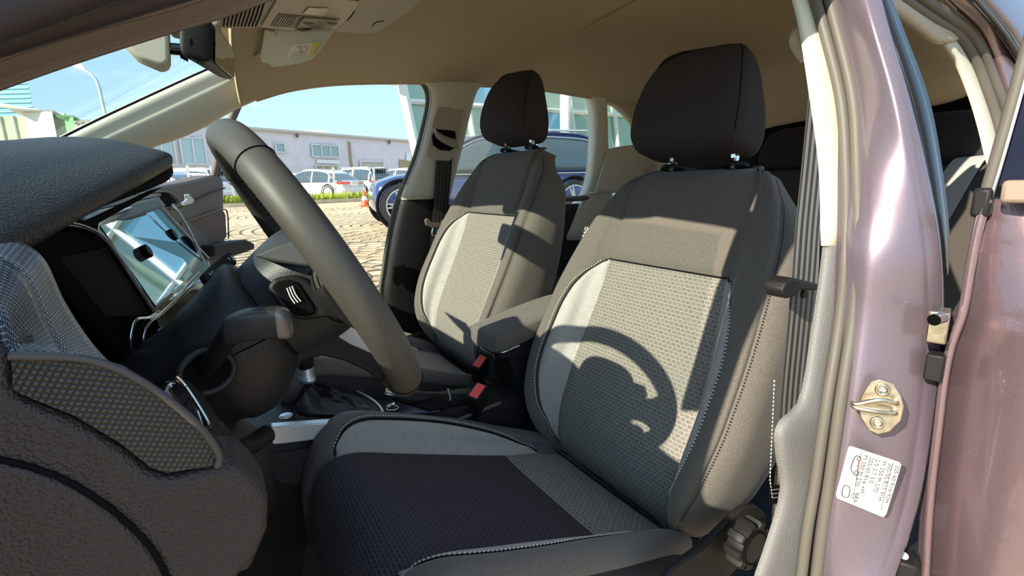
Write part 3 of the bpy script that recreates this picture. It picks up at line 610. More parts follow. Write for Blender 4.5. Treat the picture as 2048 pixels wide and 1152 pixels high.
slab('driver_roof_side_rail', [(.30, .60, 1.30), (-.1, .60, 1.335), (-.42, .59, 1.35), (-.42, .59, 1.42), (-.1, .60, 1.43), (.30, .60, 1.42)], (0, .05, 0), PAINT, car)
slab('corner_shade_panel', [(.60, .66, 1.14), (.60, .66, .985), (.95, .69, .985), (.82, .68, 1.04)], (0, .02, 0), BLACK, car)  # unseen panel added to keep sun off the driver seat bolster
slab('driver_front_wing', [(.64, .70, 1.0), (1.0, .72, 1.0), (1.0, .72, .3), (.70, .70, .3)], (0, .06, 0), PAINT, car)
quadstrip('driver_side_lower_sill', [(.5, .66, .34), (.1, .66, .34), (-.3, .66, .34)], [(.5, .74, .34), (.1, .74, .34), (-.3, .74, .34)], GREYP, .03)
# windscreen
sheet('windscreen_glass', [[A([.44, -.60, 1.372]), A([.475, -.3, 1.405]), A([.485, 0, 1.41]), A([.475, .3, 1.40]), A([.45, .58, 1.37])], [A([.72, -.64, 1.20]), A([.80, -.3, 1.215]), A([.81, 0, 1.22]), A([.80, .3, 1.215]), A([.72, .63, 1.2])], [A([1.0, -.68, 1.03]), A([1.10, -.3, 1.03]), A([1.12, 0, 1.03]), A([1.10, .3, 1.03]), A([1.0, .66, 1.03])]], GLASS, car, nu=24, nv=16, th=.004)
# ---------------------------------------------------------------- roof fittings
oc = thing('overhead_console', 'beige overhead console with reading lamps on the roof lining', 'console', pZ(620, 30, 1.36))
def cz(x): return railz(min(x, .36))+.033+.012
ocn = nz([-.06, 0, -1]); oc0 = pZ(640, 40, 1.352)
q3 = lambda x, y, o=0.: pP(x, y, oc0, ocn)+ocn*o
bod = slab('housing', [q3(x, y) for x, y in ((432, 52), (446, 10), (452, -30), (540, -60), (830, -60), (850, 0), (826, 20), (790, 45), (755, 66), (725, 68), (640, 62), (520, 56), (450, 58))], -ocn*.04, TAUPE, oc, b=.004, seg=3)
slab('lamp_plate', [q3(x, y, .001) for x, y in ((522, 50), (552, -2), (556, -14), (716, 0), (712, 12), (690, 40), (652, 66))], ocn*.003, mat('console_sand', (.60, .49, .38), .5), oc, b=.001)
slab('lamp_lens', [q3(x, y, .005) for x, y in ((604, 20), (616, 8), (657, 10), (648, 24))], ocn*.0015, mat('lamp_lens', (.75, .66, .55), .3), oc, b=.0008)
slab('switch_recess', [q3(x, y, .0045) for x, y in ((540, 46), (556, 22), (680, 32), (660, 54))], ocn*.0012, mat('console_dim', (.22, .17, .12), .5), oc, b=.0005)
for k in range(7):
    x = 560+k*5.2; slab('lamp_slat', [q3(x, 26, .006), q3(x+2.6, 26.3, .006), q3(x-10.4, 46, .006), q3(x-13, 45.7, .006)], ocn*.002, TAUPE, oc, b=0)
slab('rocker_switch', [q3(x, y, .006) for x, y in ((600, 32), (606, 27), (672, 33), (664, 46), (650, 50), (592, 46))], ocn*.003, TAUPE, oc, b=.001)
slab('rocker_switch_dark', [q3(x, y, .009) for x, y in ((590, 47), (602, 45), (655, 50), (648, 53), (600, 51))], ocn*.001, BLACK, oc, b=0)
for x in (604, 652): slab('switch_key', [q3(x, 33, .0095), q3(x+22, 35, .0095), q3(x+18, 39, .0095), q3(x+6, 38, .0095)], ocn*.001, BROWN, oc, b=0)
tube('plate_seam', [q3(716, 0, .001), q3(700, 34, .001), q3(652, 68, .001)], .0008, BLACKF, oc, n=14, seg=5)
tube('lid_catch', [q3(744, 52, .001), q3(752, 44, .001), q3(768, 41, .001)], .0007, BLACKF, oc, n=8, seg=5)
for k in range(11):
    x = 441+k*7.7; tube('microphone_slot', [q3(x+16, -8, .001), q3(x+8, 12, .001), q3(x+1, 34, .001), q3(x-1+k*-.6, 52, .001)], .0011, BLACKF, oc, n=14, seg=6)
vis = thing('sun_visor', 'beige passenger sun visor with warning label, folded to the roof', 'sun visor', pZ(580, 90, 1.345))
vn = nz([.55, .1, -.83]); v0 = pZ(580, 90, 1.335)
q4 = lambda x, y, o=0.: pP(x, y, v0, vn)+vn*o
slab('visor_board', [q4(x, y) for x, y in ((528, 62), (665, 66), (636, 108), (624, 120), (602, 128), (545, 136), (540, 130), (523, 126), (519, 116))], -vn*.012, CREAM, vis, b=.005, seg=4)
vl = slab('warning_label', [q4(x, y, .0005) for x, y in ((573, 115), (585, 89), (642, 82), (628, 108))], vn*.0004, mat('label_pink', (.85, .72, .58), .6), vis, b=0, label='pale airbag warning label with a yellow end')
slab('yellow_band', [q4(x, y, .0011) for x, y in ((618, 110), (627, 84.5), (642, 82), (628, 108))], vn*.0003, YELLOW, vl, b=0)
for x, y, r in ((600, 94, .007), (604, 103, .005), (613, 93, .006)): ringtube('pictogram', q4(x, y, .0012), vn, r, .0004, INKL if 0 else BROWN, vl, seg=20, ry=r*.6)
for k in range(3): tube('printed_line', [q4(580+k*2, 112-k*4, .0012), q4(612+k*2, 108-k*4, .0012)], .0003, BROWN, vl, n=3, seg=4)
tube('hinge_arm', [q4(502, 118, -.006), q4(522, 112, -.006)], .004, TAUPE, vis, n=4); tube('pivot', [q4(534, 62, .001), q4(552, 66, .001)], .005, CREAM, vis, n=4)
mir = thing('rear_view_mirror', 'black inside rear view mirror hanging from its beige windscreen mount', 'mirror', pY(400, 100, 0))
slab('mount_cover', [pY(x, y, .02) for x, y in ((228, 66), (300, 40), (330, 30), (337, 52), (339, 120), (330, 130), (316, 130), (270, 110))], (0, -.06, 0), CREAM, mir, b=.012, seg=4)
slab('mount_base', [pY(x, y, .0) for x, y in ((335, 46), (430, 5), (450, 20), (440, 55), (380, 66), (342, 62))], (0, -.05, 0), TAUPE, mir, b=.006, seg=3)
tube('ball_arm', [pY(337, 97, -.01), pY(368, 100, -.01)], .009, GLOSS, mir, n=6, seg=16); tube('ball_socket', [pY(360, 100, -.01), pY(376, 103, -.01)], [.012, .016], BLACK, mir, n=4, seg=20)
NG = [pY(426, 38, .09), pY(425, 128, .09)]; FG = [pY(464, 96, -.12), pY(467, 162, -.12)]
def msec(t, e=0., o=0.):
    gt, gb = NG[0]*(1-t)+FG[0]*t, NG[1]*(1-t)+FG[1]*t; c_ = (gt+gb)/2; h = (gt-gb)/2; dxv = A([.040-.012*t, .0, .006]); ex_ = 1-e
    pts = []
    for a in np.linspace(0, 2*math.pi, 36, endpoint=False):
        ca, sa = math.cos(a), math.sin(a)
        pts.append(c_+dxv*.5+h*ex_*math.copysign(abs(ca)**.45, ca)+dxv*.5*ex_*math.copysign(abs(sa)**.45, sa))
    return pts
loft('shell', [msec(-.04, .35), msec(-.03, .12), msec(0, 0), msec(.15), msec(.5), msec(.85), msec(1, .04), msec(1.03, .4)], BLACK, mir, nv=30)
gq = lambda t, v, o=.002: (NG[0]*(1-t)+FG[0]*t)*(1-v)+(NG[1]*(1-t)+FG[1]*t)*v+A([-o, 0, 0])
slab('mirror_glass', [gq(t, v) for t, v in ((.03, .10), (.10, .04), (.92, .06), (.98, .2), (.98, .85), (.9, .95), (.1, .95), (.03, .88))], (-.001, 0, 0), mat('mirror_silver', (.36, .32, .28), .03, 1.), mir, b=.0004)
slab('lever_slot', [pY(x, y, .11) for x, y in ((378, 80), (385, 76), (387, 90), (381, 94))], (0, .001, 0), BLACKF, mir, b=0)
for k in range(3): tube('vent_slit', [pY(394+k*5, 116+k*1.4, .094), pY(397+k*5, 126+k*1.4, .09)], .0008, BLACKF, mir, n=3)
gh = thing('grab_handle', 'beige coat hook and folded handle above the driver door pillar', 'handle', pY(1605, 80, .585))
tube('hook', [pY(1612, 58, .575), pY(1597, 66, .57), pY(1592, 82, .57), pY(1600, 100, .572), pY(1612, 116, .58)], .009, TAUPE, gh, n=16, seg=10)
# ---------------------------------------------------------------- steering wheel
WT = .492; WAX = A([math.cos(WT), 0, -math.sin(WT)]); WUP = A([math.sin(WT), 0, math.cos(WT)]); WR = A([0, 1., 0]); WC = A([.37, .376, .955])
WAX = nz(WAX+A([0, -.02, 0])); 
def wp(u, v, k=0.): return WC+WUP*u+WR*v+WAX*k
def pW(px, py, k=0.): return pP(px, py, WC+WAX*k, WAX)
sw = thing('steering_wheel', 'thick black leather steering wheel in front of the driver seat', 'steering wheel', WC)
def rimring(th, tr=.0185, ta=.0165):
    c = wp(math.cos(th)*.170, math.sin(th)*.170); e = WUP*math.cos(th)+WR*math.sin(th)
    return [c+e*math.cos(a)*ta+WAX*math.sin(a)*tr for a in np.linspace(0, 2*math.pi, 28, endpoint=False)]
def rimpart(nm, t0, t1, m, n=60, **k): return loft(nm, [rimring(t, **k) for t in np.linspace(t0, t1, n)], m, sw, cap=False)
rimpart('rim', 0, 2*math.pi, WHEEL, 160)
for th in (math.radians(38), math.radians(-38), math.radians(142), math.radians(-142)):
    ring = [c+(c-wp(math.cos(th)*.170, math.sin(th)*.170))*.01 for c in rimring(th)]
    tube('rim_seam', ring, .0009, BLACKF, sw, n=40, seg=6, closed=True)
# lacing stitches round the inside of the rim
V = []
for s0, s1 in ((-150, -30), (30, 75), (105, 150)):
    pts = []
    for k, th in enumerate(np.linspace(math.radians(s0), math.radians(s1), 70)):
        c = wp(math.cos(th)*.170, math.sin(th)*.170); e = WUP*math.cos(th)+WR*math.sin(th); a = math.pi+(.22 if k % 2 else -.22)
        pts.append(c+e*math.cos(a)*.0172+WAX*math.sin(a)*.019)
    tube('rim_lacing', pts, .0007, BLACKF, sw, n=0, seg=5)
hub = []
for k, ru, rd, ry in ((.075, .045, .07, .055), (.05, .052, .075, .066), (.02, .058, .075, .078), (-.01, .058, .07, .080), (-.028, .048, .058, .068), (-.036, .028, .03, .04)):
    hub.append([wp((ru if math.cos(a) > 0 else rd)*math.copysign(abs(math.cos(a))**.75, math.cos(a)), ry*math.copysign(abs(math.sin(a))**.75, math.sin(a)), k) for a in np.linspace(0, 2*math.pi, 48, endpoint=False)])
HUBM = mat('airbag_cover', (.026, .029, .032), .5, bump=('v', 600, .3, .0007)); hb = loft('airbag_cover', hub, HUBM, sw, nv=24)
pad = []
for k, r_ in ((.012, 1.0), (-.03, 1.02), (-.043, .9), (-.047, .6)):
    pad.append([wp(.052+(.0*a)+.030*r_*math.copysign(abs(math.cos(a))**.7, math.cos(a)), .075*r_*math.copysign(abs(math.sin(a))**.6, math.sin(a)), k+.02) for a in np.linspace(0, 2*math.pi, 40, endpoint=False)])
slab('horn_pad_top', [pD(x, y, .50) for x, y in ((506, 512), (545, 494), (592, 479), (640, 482), (668, 532), (610, 533), (548, 524))], nz(ray(590, 510))*.07, mat('horn_cloth', (.035, .036, .038), .7, bump=('n', 900, .4, .0006)), sw, b=.003, seg=3)
for s in (-1, 1):
    rg = []
    for v, h0, h1, th in ((.06, .028, -.05, .020), (.09, .022, -.04, .017), (.12, .018, -.028, .014), (.158, .03, -.034, .010)):
        rg.append([wp((h0+h1)/2+(h0-h1)/2*math.cos(a)-.005, s*v, .012+th*math.sin(a)) for a in np.linspace(0, 2*math.pi, 24, endpoint=False)])
    sp_ = loft('spoke', rg, BLACK, sw, nv=16)
vd = nz(ray(600, 600)); pv0 = CAM+ray(600, 600)*.515
def qv(x, y, o=0.): return pP(x, y, pv0, vd)-vd*o
bf_ = slab('button_bezel', [qv(x, y, -.001) for x, y in ((534, 574), (548, 556), (590, 548), (614, 556), (650, 590), (692, 628), (660, 634), (606, 640), (576, 632), (548, 600))], vd*.030, BLACK, sw, b=.004, seg=3)
bp_ = slab('button_pad', [qv(x, y, .001) for x, y in ((542, 574), (554, 562), (578, 558), (598, 564), (632, 614), (632, 628), (612, 634), (586, 630), (564, 602))], vd*.006, BLACKF, bf_, b=.003, seg=3)
for k in range(3): tube('symbol_line', [qv(574+k*5, 576-k*2, .0025), qv(581+k*5.5, 594-k*2, .0026), qv(590+k*6, 607-k*2, .0025)], .0006, INKL, bp_, n=8, seg=5)
# bottom spoke with its satin inlay
def qs(x, y, o=0.): return pD(x, y, .575+(x-540)*.00036-o)
lsp = slab('spoke', [qs(x, y) for x, y in ((526, 664), (556, 640), (640, 634), (700, 622), (745, 655), (790, 720), (802, 765), (772, 770), (730, 740), (690, 722), (645, 711), (610, 720), (582, 746), (556, 736))], nz(ray(660, 690))*.028, BLACK, sw, b=.005, seg=3)
slab('spoke_inlay', [qs(x, y, .0012) for x, y in ((652, 658), (698, 622), (740, 652), (782, 722), (742, 708), (700, 690))], nz(ray(700, 680))*.004, mat('satin_grey', (.46, .42, .38), .35, .5), lsp, b=.002, label='satin grey inlay of the lower spoke')
rg = []
for v, h0, h1, th, kk in ((.108, .026, -.040, .013, .010), (.125, .030, -.046, .013, .007), (.142, .040, -.058, .0145, .003), (.156, .058, -.076, .016, .0), (.166, .075, -.092, .0165, .0)):
    c0 = .166; rg.append([wp((h0+h1)/2+(h0-h1)/2*math.cos(a), v-(.5*(((h0+h1)/2+(h0-h1)/2*math.cos(a))/.17)**2*.17)*(1 if v > .14 else .3), kk+th*math.sin(a)) for a in np.linspace(0, 2*math.pi, 32, endpoint=False)])
sl_ = loft('leather_sleeve', rg, WHEEL, sw, nv=20)
for q_ in range(2): tube('sleeve_lacing', [c_+(c_-wp(0, .11, .01))*.02 for c_ in rg[0][:17]] if q_ else [c_+(c_-wp(0, .12, .008))*.02 for c_ in rg[1][:17]], .0009, BLACKF, sl_, n=20, seg=5)
# ---------------------------------------------------------------- steering column with its levers
sc_ = thing('steering_column', 'black steering column cowl with two control levers behind the wheel', 'steering column', WC+WAX*.2)
cw = []
for k, ru, rd, ry, dy in ((.068, .035, .05, .046, 0), (.074, .055, .070, .058, 0), (.09, .058, .088, .066, 0), (.12, .044, .108, .070, 0), (.15, .036, .108, .068, 0), (.175, .03, .095, .062, 0), (.26, .02, .07, .05, 0)):
    cw.append([wp((ru if math.cos(a) > 0 else rd)*math.copysign(abs(math.cos(a))**.8, math.cos(a)), ry*math.copysign(abs(math.sin(a))**.8, math.sin(a))-.012, k) for a in np.linspace(0, 2*math.pi, 56, endpoint=False)])
cowl = loft('column_cowl', cw, COWL, sc_, nv=30)
tube('cowl_joint', [wp(.0+u, .0665-abs(u)*.0, k) for u, k in ((-.02, .078), (-.014, .12), (-.008, .17), (.0, .24))], .0009, BLACKF, sc_, n=16, seg=6)
b0 = pY(415, 745, .448); bd = nz(WR+WUP*-.15-WAX*.25)
ringtube('lever_boot', b0-bd*.002, bd, .0245, .004, COWL, sc_, seg=32, ry=.021); disc('boot_well', b0-bd*.006, bd, .0225, .004, BLACKF, sc_, b=.001)
lev = tube('lever_arm', [b0-bd*.008, pY(430, 715, .47), pY(455, 675, .487), pY(480, 655, .495)], [.0085, .009, .012], BLACK, sc_, n=14, seg=14)
hd = []
for (x, y, Y, hh, ww) in ((446, 668, .492, .0075, .008), (456, 660, .494, .0125, .011), (490, 650, .497, .0145, .0125), (530, 645, .500, .0145, .0125), (556, 645, .502, .0145, .013)):
    c = pY(x, y, Y); hd.append([c+A([0, 0, 1])*hh*math.copysign(abs(math.sin(a))**.45, math.sin(a))+nz(np.cross([0, 0, 1.], ray(x, y)*0+(pY(560, 645, .5)-pY(450, 664, .49))))*ww*math.copysign(abs(math.cos(a))**.45, math.cos(a)) for a in np.linspace(0, 2*math.pi, 24, endpoint=False)])
LEVM = mat('lever_plastic', (.035, .033, .03), .3)
lh = loft('lever_head', hd, LEVM, sc_, nv=12)
cp = [[c_+(pY(556+dx, 645+dy, .502)-pY(556, 645, .502))+( (sum(hd[-1])/24)-c_)*sh_ for c_ in hd[-1]] for dx, dy, sh_ in ((0, 0, 0), (14, 1, .02), (26, 3, .2), (31, 4, .5))]
loft('lever_end_cap', cp, mat('lever_cap', (.15, .14, .13), .25, .4), sc_, nv=8)
# far lever with its printed face
w0 = pY(437, 534, .36); wn = nz(CAM-w0+A([-.25, 0, .25]))
q6 = lambda x, y, o=0.: pP(x, y, w0, wn)+wn*o
wl_ = slab('wiper_lever', [q6(x, y) for x, y in ((404, 548), (424, 528), (452, 504), (462, 503), (476, 524), (470, 530), (440, 556), (424, 566), (412, 562))], -wn*.014, BLACK, sc_, b=.003, seg=3)
tx_ = q6(430, 520)-q6(410, 532)
text('lettering', 'HIGH', q6(421, 553, .0008), q6(436, 545)-q6(421, 553), q6(415, 535)-q6(421, 553), .0062, INKL, wl_); text('lettering', 'LOW', q6(427, 560, .0008), q6(440, 552)-q6(427, 560), q6(418, 545)-q6(427, 560), .0062, INKL, wl_)
for pts in (((434, 536), (439, 541), (442, 548)), ((455, 516), (460, 520)), ((462, 512), (468, 522))): tube('symbol', [q6(x, y, .001) for x, y in pts], .0006, INKL, wl_, n=6, seg=5)
ringtube('symbol', q6(459, 531, .001), wn, .0022, .0004, INKL, wl_, seg=16)
# ---------------------------------------------------------------- dashboard
da_ = thing('dashboard', 'black leather grained dashboard with screens, seen from its driver end', 'dashboard', (.75, 0, .8))
def yint(a, b, y, t0=.15, t1=.56): t = (y-t0)/(t1-t0); return a*(1-t)+b*t
rows = []
for kx, (dx, dz) in enumerate(((.09, -.05), (.02, -.024), (.004, -.015), (0, -.007), (.004, 0), (.03, .008), (.07, .017), (.14, .018), (.28, .0), (.45, -.03))):
    row = []
    for y in (.118, .122, .14, .2, .3, .42, .55, .62, .635):
        x = yint(.512, .598, y); z = yint(1.098, 1.022, y); e = .0
        sc2 = yint(1., 2.2, max(y, .15)); zz = dz*(sc2 if dz > 0 else 1.1)
        if y < .13: zz -= .02 if y < .12 else .008; 
        if y > .63: zz -= .02
        if dx > .1: z = z*(1-(dx-.1)/.35)+1.075*(dx-.1)/.35
        row.append(A([x+dx+(.006 if y < .13 else 0), y, z+zz]))
    rows.append(row)
sheet('instrument_hood', rows, LEATHER, da_, nu=60, nv=50, th=.004)
prof = [(1.02, 1.03), (.82, 1.035), (.70, 1.03), (.63, 1.018), (.605, .99), (.60, .93), (.59, .87), (.575, .78), (.58, .66), (.66, .5)]
sheet('dash_body', [[A([x+.05*(abs(y) > .6)*0, y, z]) for y in np.linspace(-.70, .14, 12)] for x, z in prof], LEATHER, da_, nu=30, nv=50, th=.004)
sheet('lower_dash', [[A([x, y, z]) for y in (.14, .25, .35, .45, .55, .64)] for x, z in ((.90, 1.06), (.72, 1.0), (.66, .93), (.60, .87), (.53, .82), (.50, .77), (.51, .70), (.56, .6), (.66, .5))], BLACKF, da_, nu=24, nv=40, th=.004)
for yy in (.145, -.695): slab('dash_cheek', [(x+.003, yy, z-.003) for x, z in prof], (0, .01, 0), BLACKF, da_, b=0)
TRI = trimat('pyramid_trim', (.060, .050, .044), (.004, .004, .004), .0046, .3); TRIL = trimat('pyramid_trim_light', (.42, .48, .56), (.06, .07, .09), .0064, .28, .3)  # second is the same black decor with sky brightness put into its colour
def uvslab(name, pts, ext, m, parent, uax, **k):
    n = len(pts); V = [A(p) for p in pts]+[A(p)+A(ext) for p in pts]; u = nz(uax); nn = nz(ext); v = np.cross(nn, u); uv = [(p@u, p@v) for p in V]
    Fc = [tuple(range(n)), tuple(range(2*n-1, n-1, -1))]+[(i, (i+1) % n, n+(i+1) % n, n+i) for i in range(n)]
    return mk(name, V, Fc, m, parent, uv=uv, angle=30, **k)
# end face of the dash, facing the open door
EY = .682
ep = [(-140, 640), (-20, 690), (18, 708), (22, 786), (58, 806), (150, 842), (240, 896), (300, 946), (335, 958), (436, 934), (470, 930), (505, 958), (537, 1000), (536, 1062), (515, 1112), (480, 1150), (440, 1250), (-140, 1250)]
slab('end_panel', [pY(x, y, EY) for x, y in ep], (.0, -.05, 0), LEATHER2, da_, b=.006, seg=4)
slab('end_panel_side', [pY(x, y, EY-.004) for x, y in ((436, 905), (470, 925), (505, 955), (537, 1000), (536, 1062), (500, 1140))]+[pY(x, y, EY-.10) for x, y in ((470, 1060), (500, 990), (490, 940), (470, 890), (440, 850), (415, 830))], (.02, 0, 0), LEATHER, da_, b=.003)
cov = [(-60, 916), (0, 925), (60, 940), (120, 962), (180, 996), (235, 1036), (285, 1084), (318, 1130), (345, 1190), (300, 1260), (-60, 1260)]
slab('fuse_cover', [pY(x, y, EY+.003) for x, y in cov], (0, -.02, 0), LEATHER2, da_, b=.004, seg=3)
tube('cover_groove', [pY(x+3, y-5, EY+.001) for x, y in cov[:9]], .0016, BLACKF, da_, n=40, seg=6)
tp = [(22, 712), (100, 716), (168, 722), (240, 744), (320, 792), (392, 852), (432, 908), (431, 930), (334, 946), (300, 934), (240, 886), (150, 832), (60, 796), (26, 780)]
uvslab('decor_end_panel', [pY(x, y, EY+.001) for x, y in tp], (0, -.012, 0), TRI, da_, (1, 0, -.35), label='black panel of small pyramids')
tube('decor_end_rim', [pY(x, y, EY+.003) for x, y in ((18, 712), (60, 713), (110, 714), (170, 719), (242, 741), (322, 789), (394, 849), (436, 906), (435, 934))], .0022, mat('decor_edge', (.06, .05, .048), .4), da_, n=50, seg=8)
L1 = [pY(x, y, Y) for x, y, Y in ((-40, 470, .54), (30, 484, .535), (84, 520, .53), (128, 610, .525), (190, 700, .52), (270, 775, .52), (340, 830, .53))]
L2 = [pY(x, y, Y) for x, y, Y in ((-60, 510, .585), (0, 520, .585), (50, 560, .585), (92, 650, .585), (130, 716, .59), (235, 770, .60), (330, 835, .62))]
L3 = [pY(x, y, Y) for x, y, Y in ((-90, 600, .66), (-30, 620, .665), (0, 650, .67), (20, 705, .675), (110, 716, .678), (240, 744, .678), (392, 850, .678))]
def uvstrip(name, La, Lb, m, parent, n=30, nv=6, th=.003, **k):
    a, b = spl(La, n), spl(Lb, n); rows = [[p*(1-t)+q_*t for p, q_ in zip(a, b)] for t in np.linspace(0, 1, nv)]; uv = []
    W = np.linalg.norm(a[n//2]-b[n//2]); s_ = 0; S = [0]
    for i in range(1, n): S.append(S[-1]+np.linalg.norm(a[i]-a[i-1]))
    for t in np.linspace(0, 1, nv): uv += [(x, t*W) for x in S]
    return grid(name, rows, m, parent, uv=uv, th=th, **k)
uvstrip('decor_inner_strip', L1, L2, TRIL, da_, label='silvery strip of small pyramids'); uvstrip('decor_outer_strip', L2, L3, trimat('pyramid_trim_blue', (.20, .26, .34), (.03, .035, .05), .0070, .25, .3), da_)  # both strips continue the black decor; their pale and blue tones are painted sheen
# instrument binnacle
CN = A([-math.cos(math.radians(28)), 0, math.sin(math.radians(28))]); CP0 = pY(115, 440, .5)
pc_ = lambda x, y, o=0.: pY(x, y, .50-(x-74)/244*.26+o)
ins = slab('instrument_recess', [pc_(x, y, -.012) for x, y in ((74, 486), (110, 462), (180, 462), (205, 480), (318, 640), (316, 700), (292, 775), (274, 772), (196, 698), (134, 608), (90, 520))], -CN*.01, BLACKF, da_, b=.002)
slab('instrument_display', [pc_(x, y, -.006) for x, y in ((118, 514), (228, 492), (312, 628), (150, 640))], -CN*.004, DSCREEN, da_, b=.001)
tube('instrument_frame', [pc_(x, y, .004) for x, y in ((70, 470), (90, 458), (126, 450), (172, 458), (210, 484), (262, 560), (306, 628), (318, 655))], [.0006, .0012, .002, .002], GLOSS, da_, n=50, seg=10)
tube('instrument_frame_edge', [pc_(x, y, .009) for x, y in ((70, 464), (90, 452), (128, 444), (176, 454), (216, 482), (268, 558), (312, 626))], [.0003, .0006, .0009, .0009], SATIN, da_, n=50, seg=8)
slab('recess_shroud', [pc_(x, y, -.005) for x, y in ((132, 608), (150, 645), (310, 640), (316, 700), (286, 770), (270, 762), (196, 698))], -CN*.004, BLACKF, da_, b=.002)
slab('hood_throat', [pc_(x, y, -.002) for x, y in ((150, 450), (300, 380), (330, 372), (200, 445), (195, 470))]+[], -CN*.01, BLACKF, da_, b=.002)
# centre screen
tl, tr, br, bl = pY(200, 452, .12), pY(302, 418, -.10), pY(402, 532, -.10), pY(312, 614, .12)
tn = nz(np.cross(tr-tl, bl-tl)); tn = tn if tn@(CAM-tl) > 0 else -tn
qt = lambda u, v, o=0.: (tl*(1-u)+tr*u)*(1-v)+(bl*(1-u)+br*u)*v+tn*o
fr_ = slab('screen_housing', [qt(u, v, -.001) for u, v in ((-.06, -.04), (0, -.09), (1.1, -.09), (1.22, 0), (1.22, 1.05), (1.12, 1.14), (0, 1.14), (-.06, 1.08))], -tn*.025, GLOSS, da_, b=.004, seg=3)
slab('centre_screen', [qt(u, v, .0005) for u, v in ((.0, .0), (1, 0), (1, 1), (0, 1))], -tn*.002, mat('screen_mirror', (.62, .68, .78), .015, .9), da_, b=.0005, label='glossy centre touch screen reflecting the yard')
tube('screen_edge', [qt(u, v, .001) for u, v in ((-.05, -.04), (.3, -.08), (.8, -.09), (1.2, -.06), (1.23, .3), (1.23, 1.0))], .0018, SATIN, da_, n=40, seg=8)
for kx, ky in ((280, 508), (334, 474)):
    k0 = pP(kx, ky, tl, tn); kb = tube('rotary_knob', [k0-tn*.001, k0+tn*.013], .0105, BLACKF, da_, n=4, seg=24); disc('knob_face', k0+tn*.013, tn, .0085, .0012, BLACK, kb)
b1 = [pY(x, y, -.10) for x, y in ((120, 440), (160, 425), (240, 412), (318, 396), (330, 402))]; b2 = [pY(x, y, .0) for x, y in ((160, 440), (200, 440), (260, 428), (322, 404), (334, 410))]
uvstrip('dash_decor_strip', [pY(x, y, Y) for x, y, Y in ((130, 432, .12), (180, 425, .06), (250, 410, -.02), (316, 395, -.12))], [pY(x, y, Y) for x, y, Y in ((150, 452, .14), (200, 446, .10), (262, 436, .02), (330, 412, -.10))], trimat('pyramid_trim_top', (.2, .2, .2), (.03, .03, .03), .006, .25, .3), da_)
sheet('dash_top_pad', [[pY(x, y, Y) for x, y, Y in r] for r in (((90, 420, .10), (170, 405, .0), (250, 395, -.15), (322, 388, -.3)), ((100, 440, .13), (180, 424, .06), (250, 408, -.05), (318, 394, -.15)))], LEATHER, da_, th=.004)
# bright trim sweeping round under the screens
for nm, pts, r_, m_ in (('chrome_sweep', ((312, 628, .25), (296, 636, .27), (272, 640, .29), (262, 665, .30), (262, 700, .31), (278, 748, .33), (300, 790, .36)), .0032, CHROME),
                    ('chrome_sweep', ((400, 545, .0), (376, 570, .06), (352, 600, .12), (322, 628, .18), (296, 648, .22), (286, 680, .24), (292, 716, .26)), .0028, CHROME)):
    tube(nm, [pc_(x, y, .06) for x, y, Y in pts], r_*.6, m_, da_, n=40, seg=8)
slab('gloss_surround', [pY(x, y, Y) for x, y, Y in ((306, 640, .2), (404, 556, .02), (424, 560, .0), (420, 600, .06), (372, 650, .16), (330, 720, .24), (318, 760, .28), (296, 716, .26), (292, 668, .23))], (.02, 0, -.004), GLOSS, da_, b=.003)
slab('air_outlet', [pY(x, y, -.13) for x, y in ((372, 470), (384, 480), (412, 536), (408, 556), (394, 560), (376, 520))], (.03, -.01, 0), GLOSS, da_, b=.003)
tube('outlet_edge', [pY(x, y, -.125) for x, y in ((345, 408), (362, 430), (388, 478), (410, 530), (414, 548))], .002, SATIN, da_, n=20, seg=8)
slab('light_switch_panel', [pY(x, y, Y) for x, y, Y in ((334, 775, .60), (350, 752, .57), (372, 775, .57), (402, 822, .60), (418, 850, .62), (420, 872, .635), (396, 862, .645))], (.012, 0, -.006), GLOSS, da_, b=.003)
tube('light_switch_edge', [pY(x, y, Y) for x, y, Y in ((352, 752, .57), (374, 776, .57), (404, 822, .60), (419, 850, .62), (414, 856, .63))], .0016, CHROME, da_, n=20, seg=8)
sheet('knee_panel', [[pY(x, y, Y) for x, y, Y in r] for r in (((350, 755, .56), (380, 770, .50), (420, 800, .42), (500, 850, .32)), ((400, 830, .60), (425, 830, .54), (450, 860, .44), (540, 880, .32)), ((440, 905, .64), (470, 900, .56), (500, 920, .46), (545, 935, .32)), ((500, 1000, .64), (510, 1000, .56), (520, 1010, .46), (545, 1040, .32)))], BLACK, da_, nu=24, nv=24, th=.004)
tube('release_lever', [pY(470, 902, .44), pY(500, 890, .42), pY(534, 868, .40)], .011, BLACK, da_, n=10, seg=12)
# ---------------------------------------------------------------- centre console and what stands on it
cc = thing('centre_console', 'low black centre console with silver side strip between the front seats', 'console', (.15, 0, .27))
def sec(x, z, w1=.105, w2=.125): return [A([x, y, zz]) for y, zz in ((-w2, .3), (-w2, z-.08), (-w1-.006, z-.012), (-w1, z), (0, z), (w1, z), (w1+.006, z-.012), (w2, z-.08), (w2, .3))]
loft('console_body', [[*sec(x, z, w1, w2)] for x, z, w1, w2 in ((.66, .70, .15, .16), (.52, .655, .12, .14), (.42, .615, .10, .12), (.34, .602, .078, .084), (.30, .598, .070, .074), (.22, .590, .062, .066), (.10, .575, .058, .062), (-.05, .56, .056, .060), (-.20, .55, .056, .060))], BLACK, cc, angle=30)
pz = lambda x, y, z=.602: pZ(x, y, z)
plate = slab('selector_plate', [pz(x, y) for x, y in ((548, 850), (553, 812), (566, 796), (596, 780), (640, 752), (668, 757), (740, 795), (764, 818), (768, 834), (752, 842))], (0, 0, .005), BLACK, cc, b=.002)
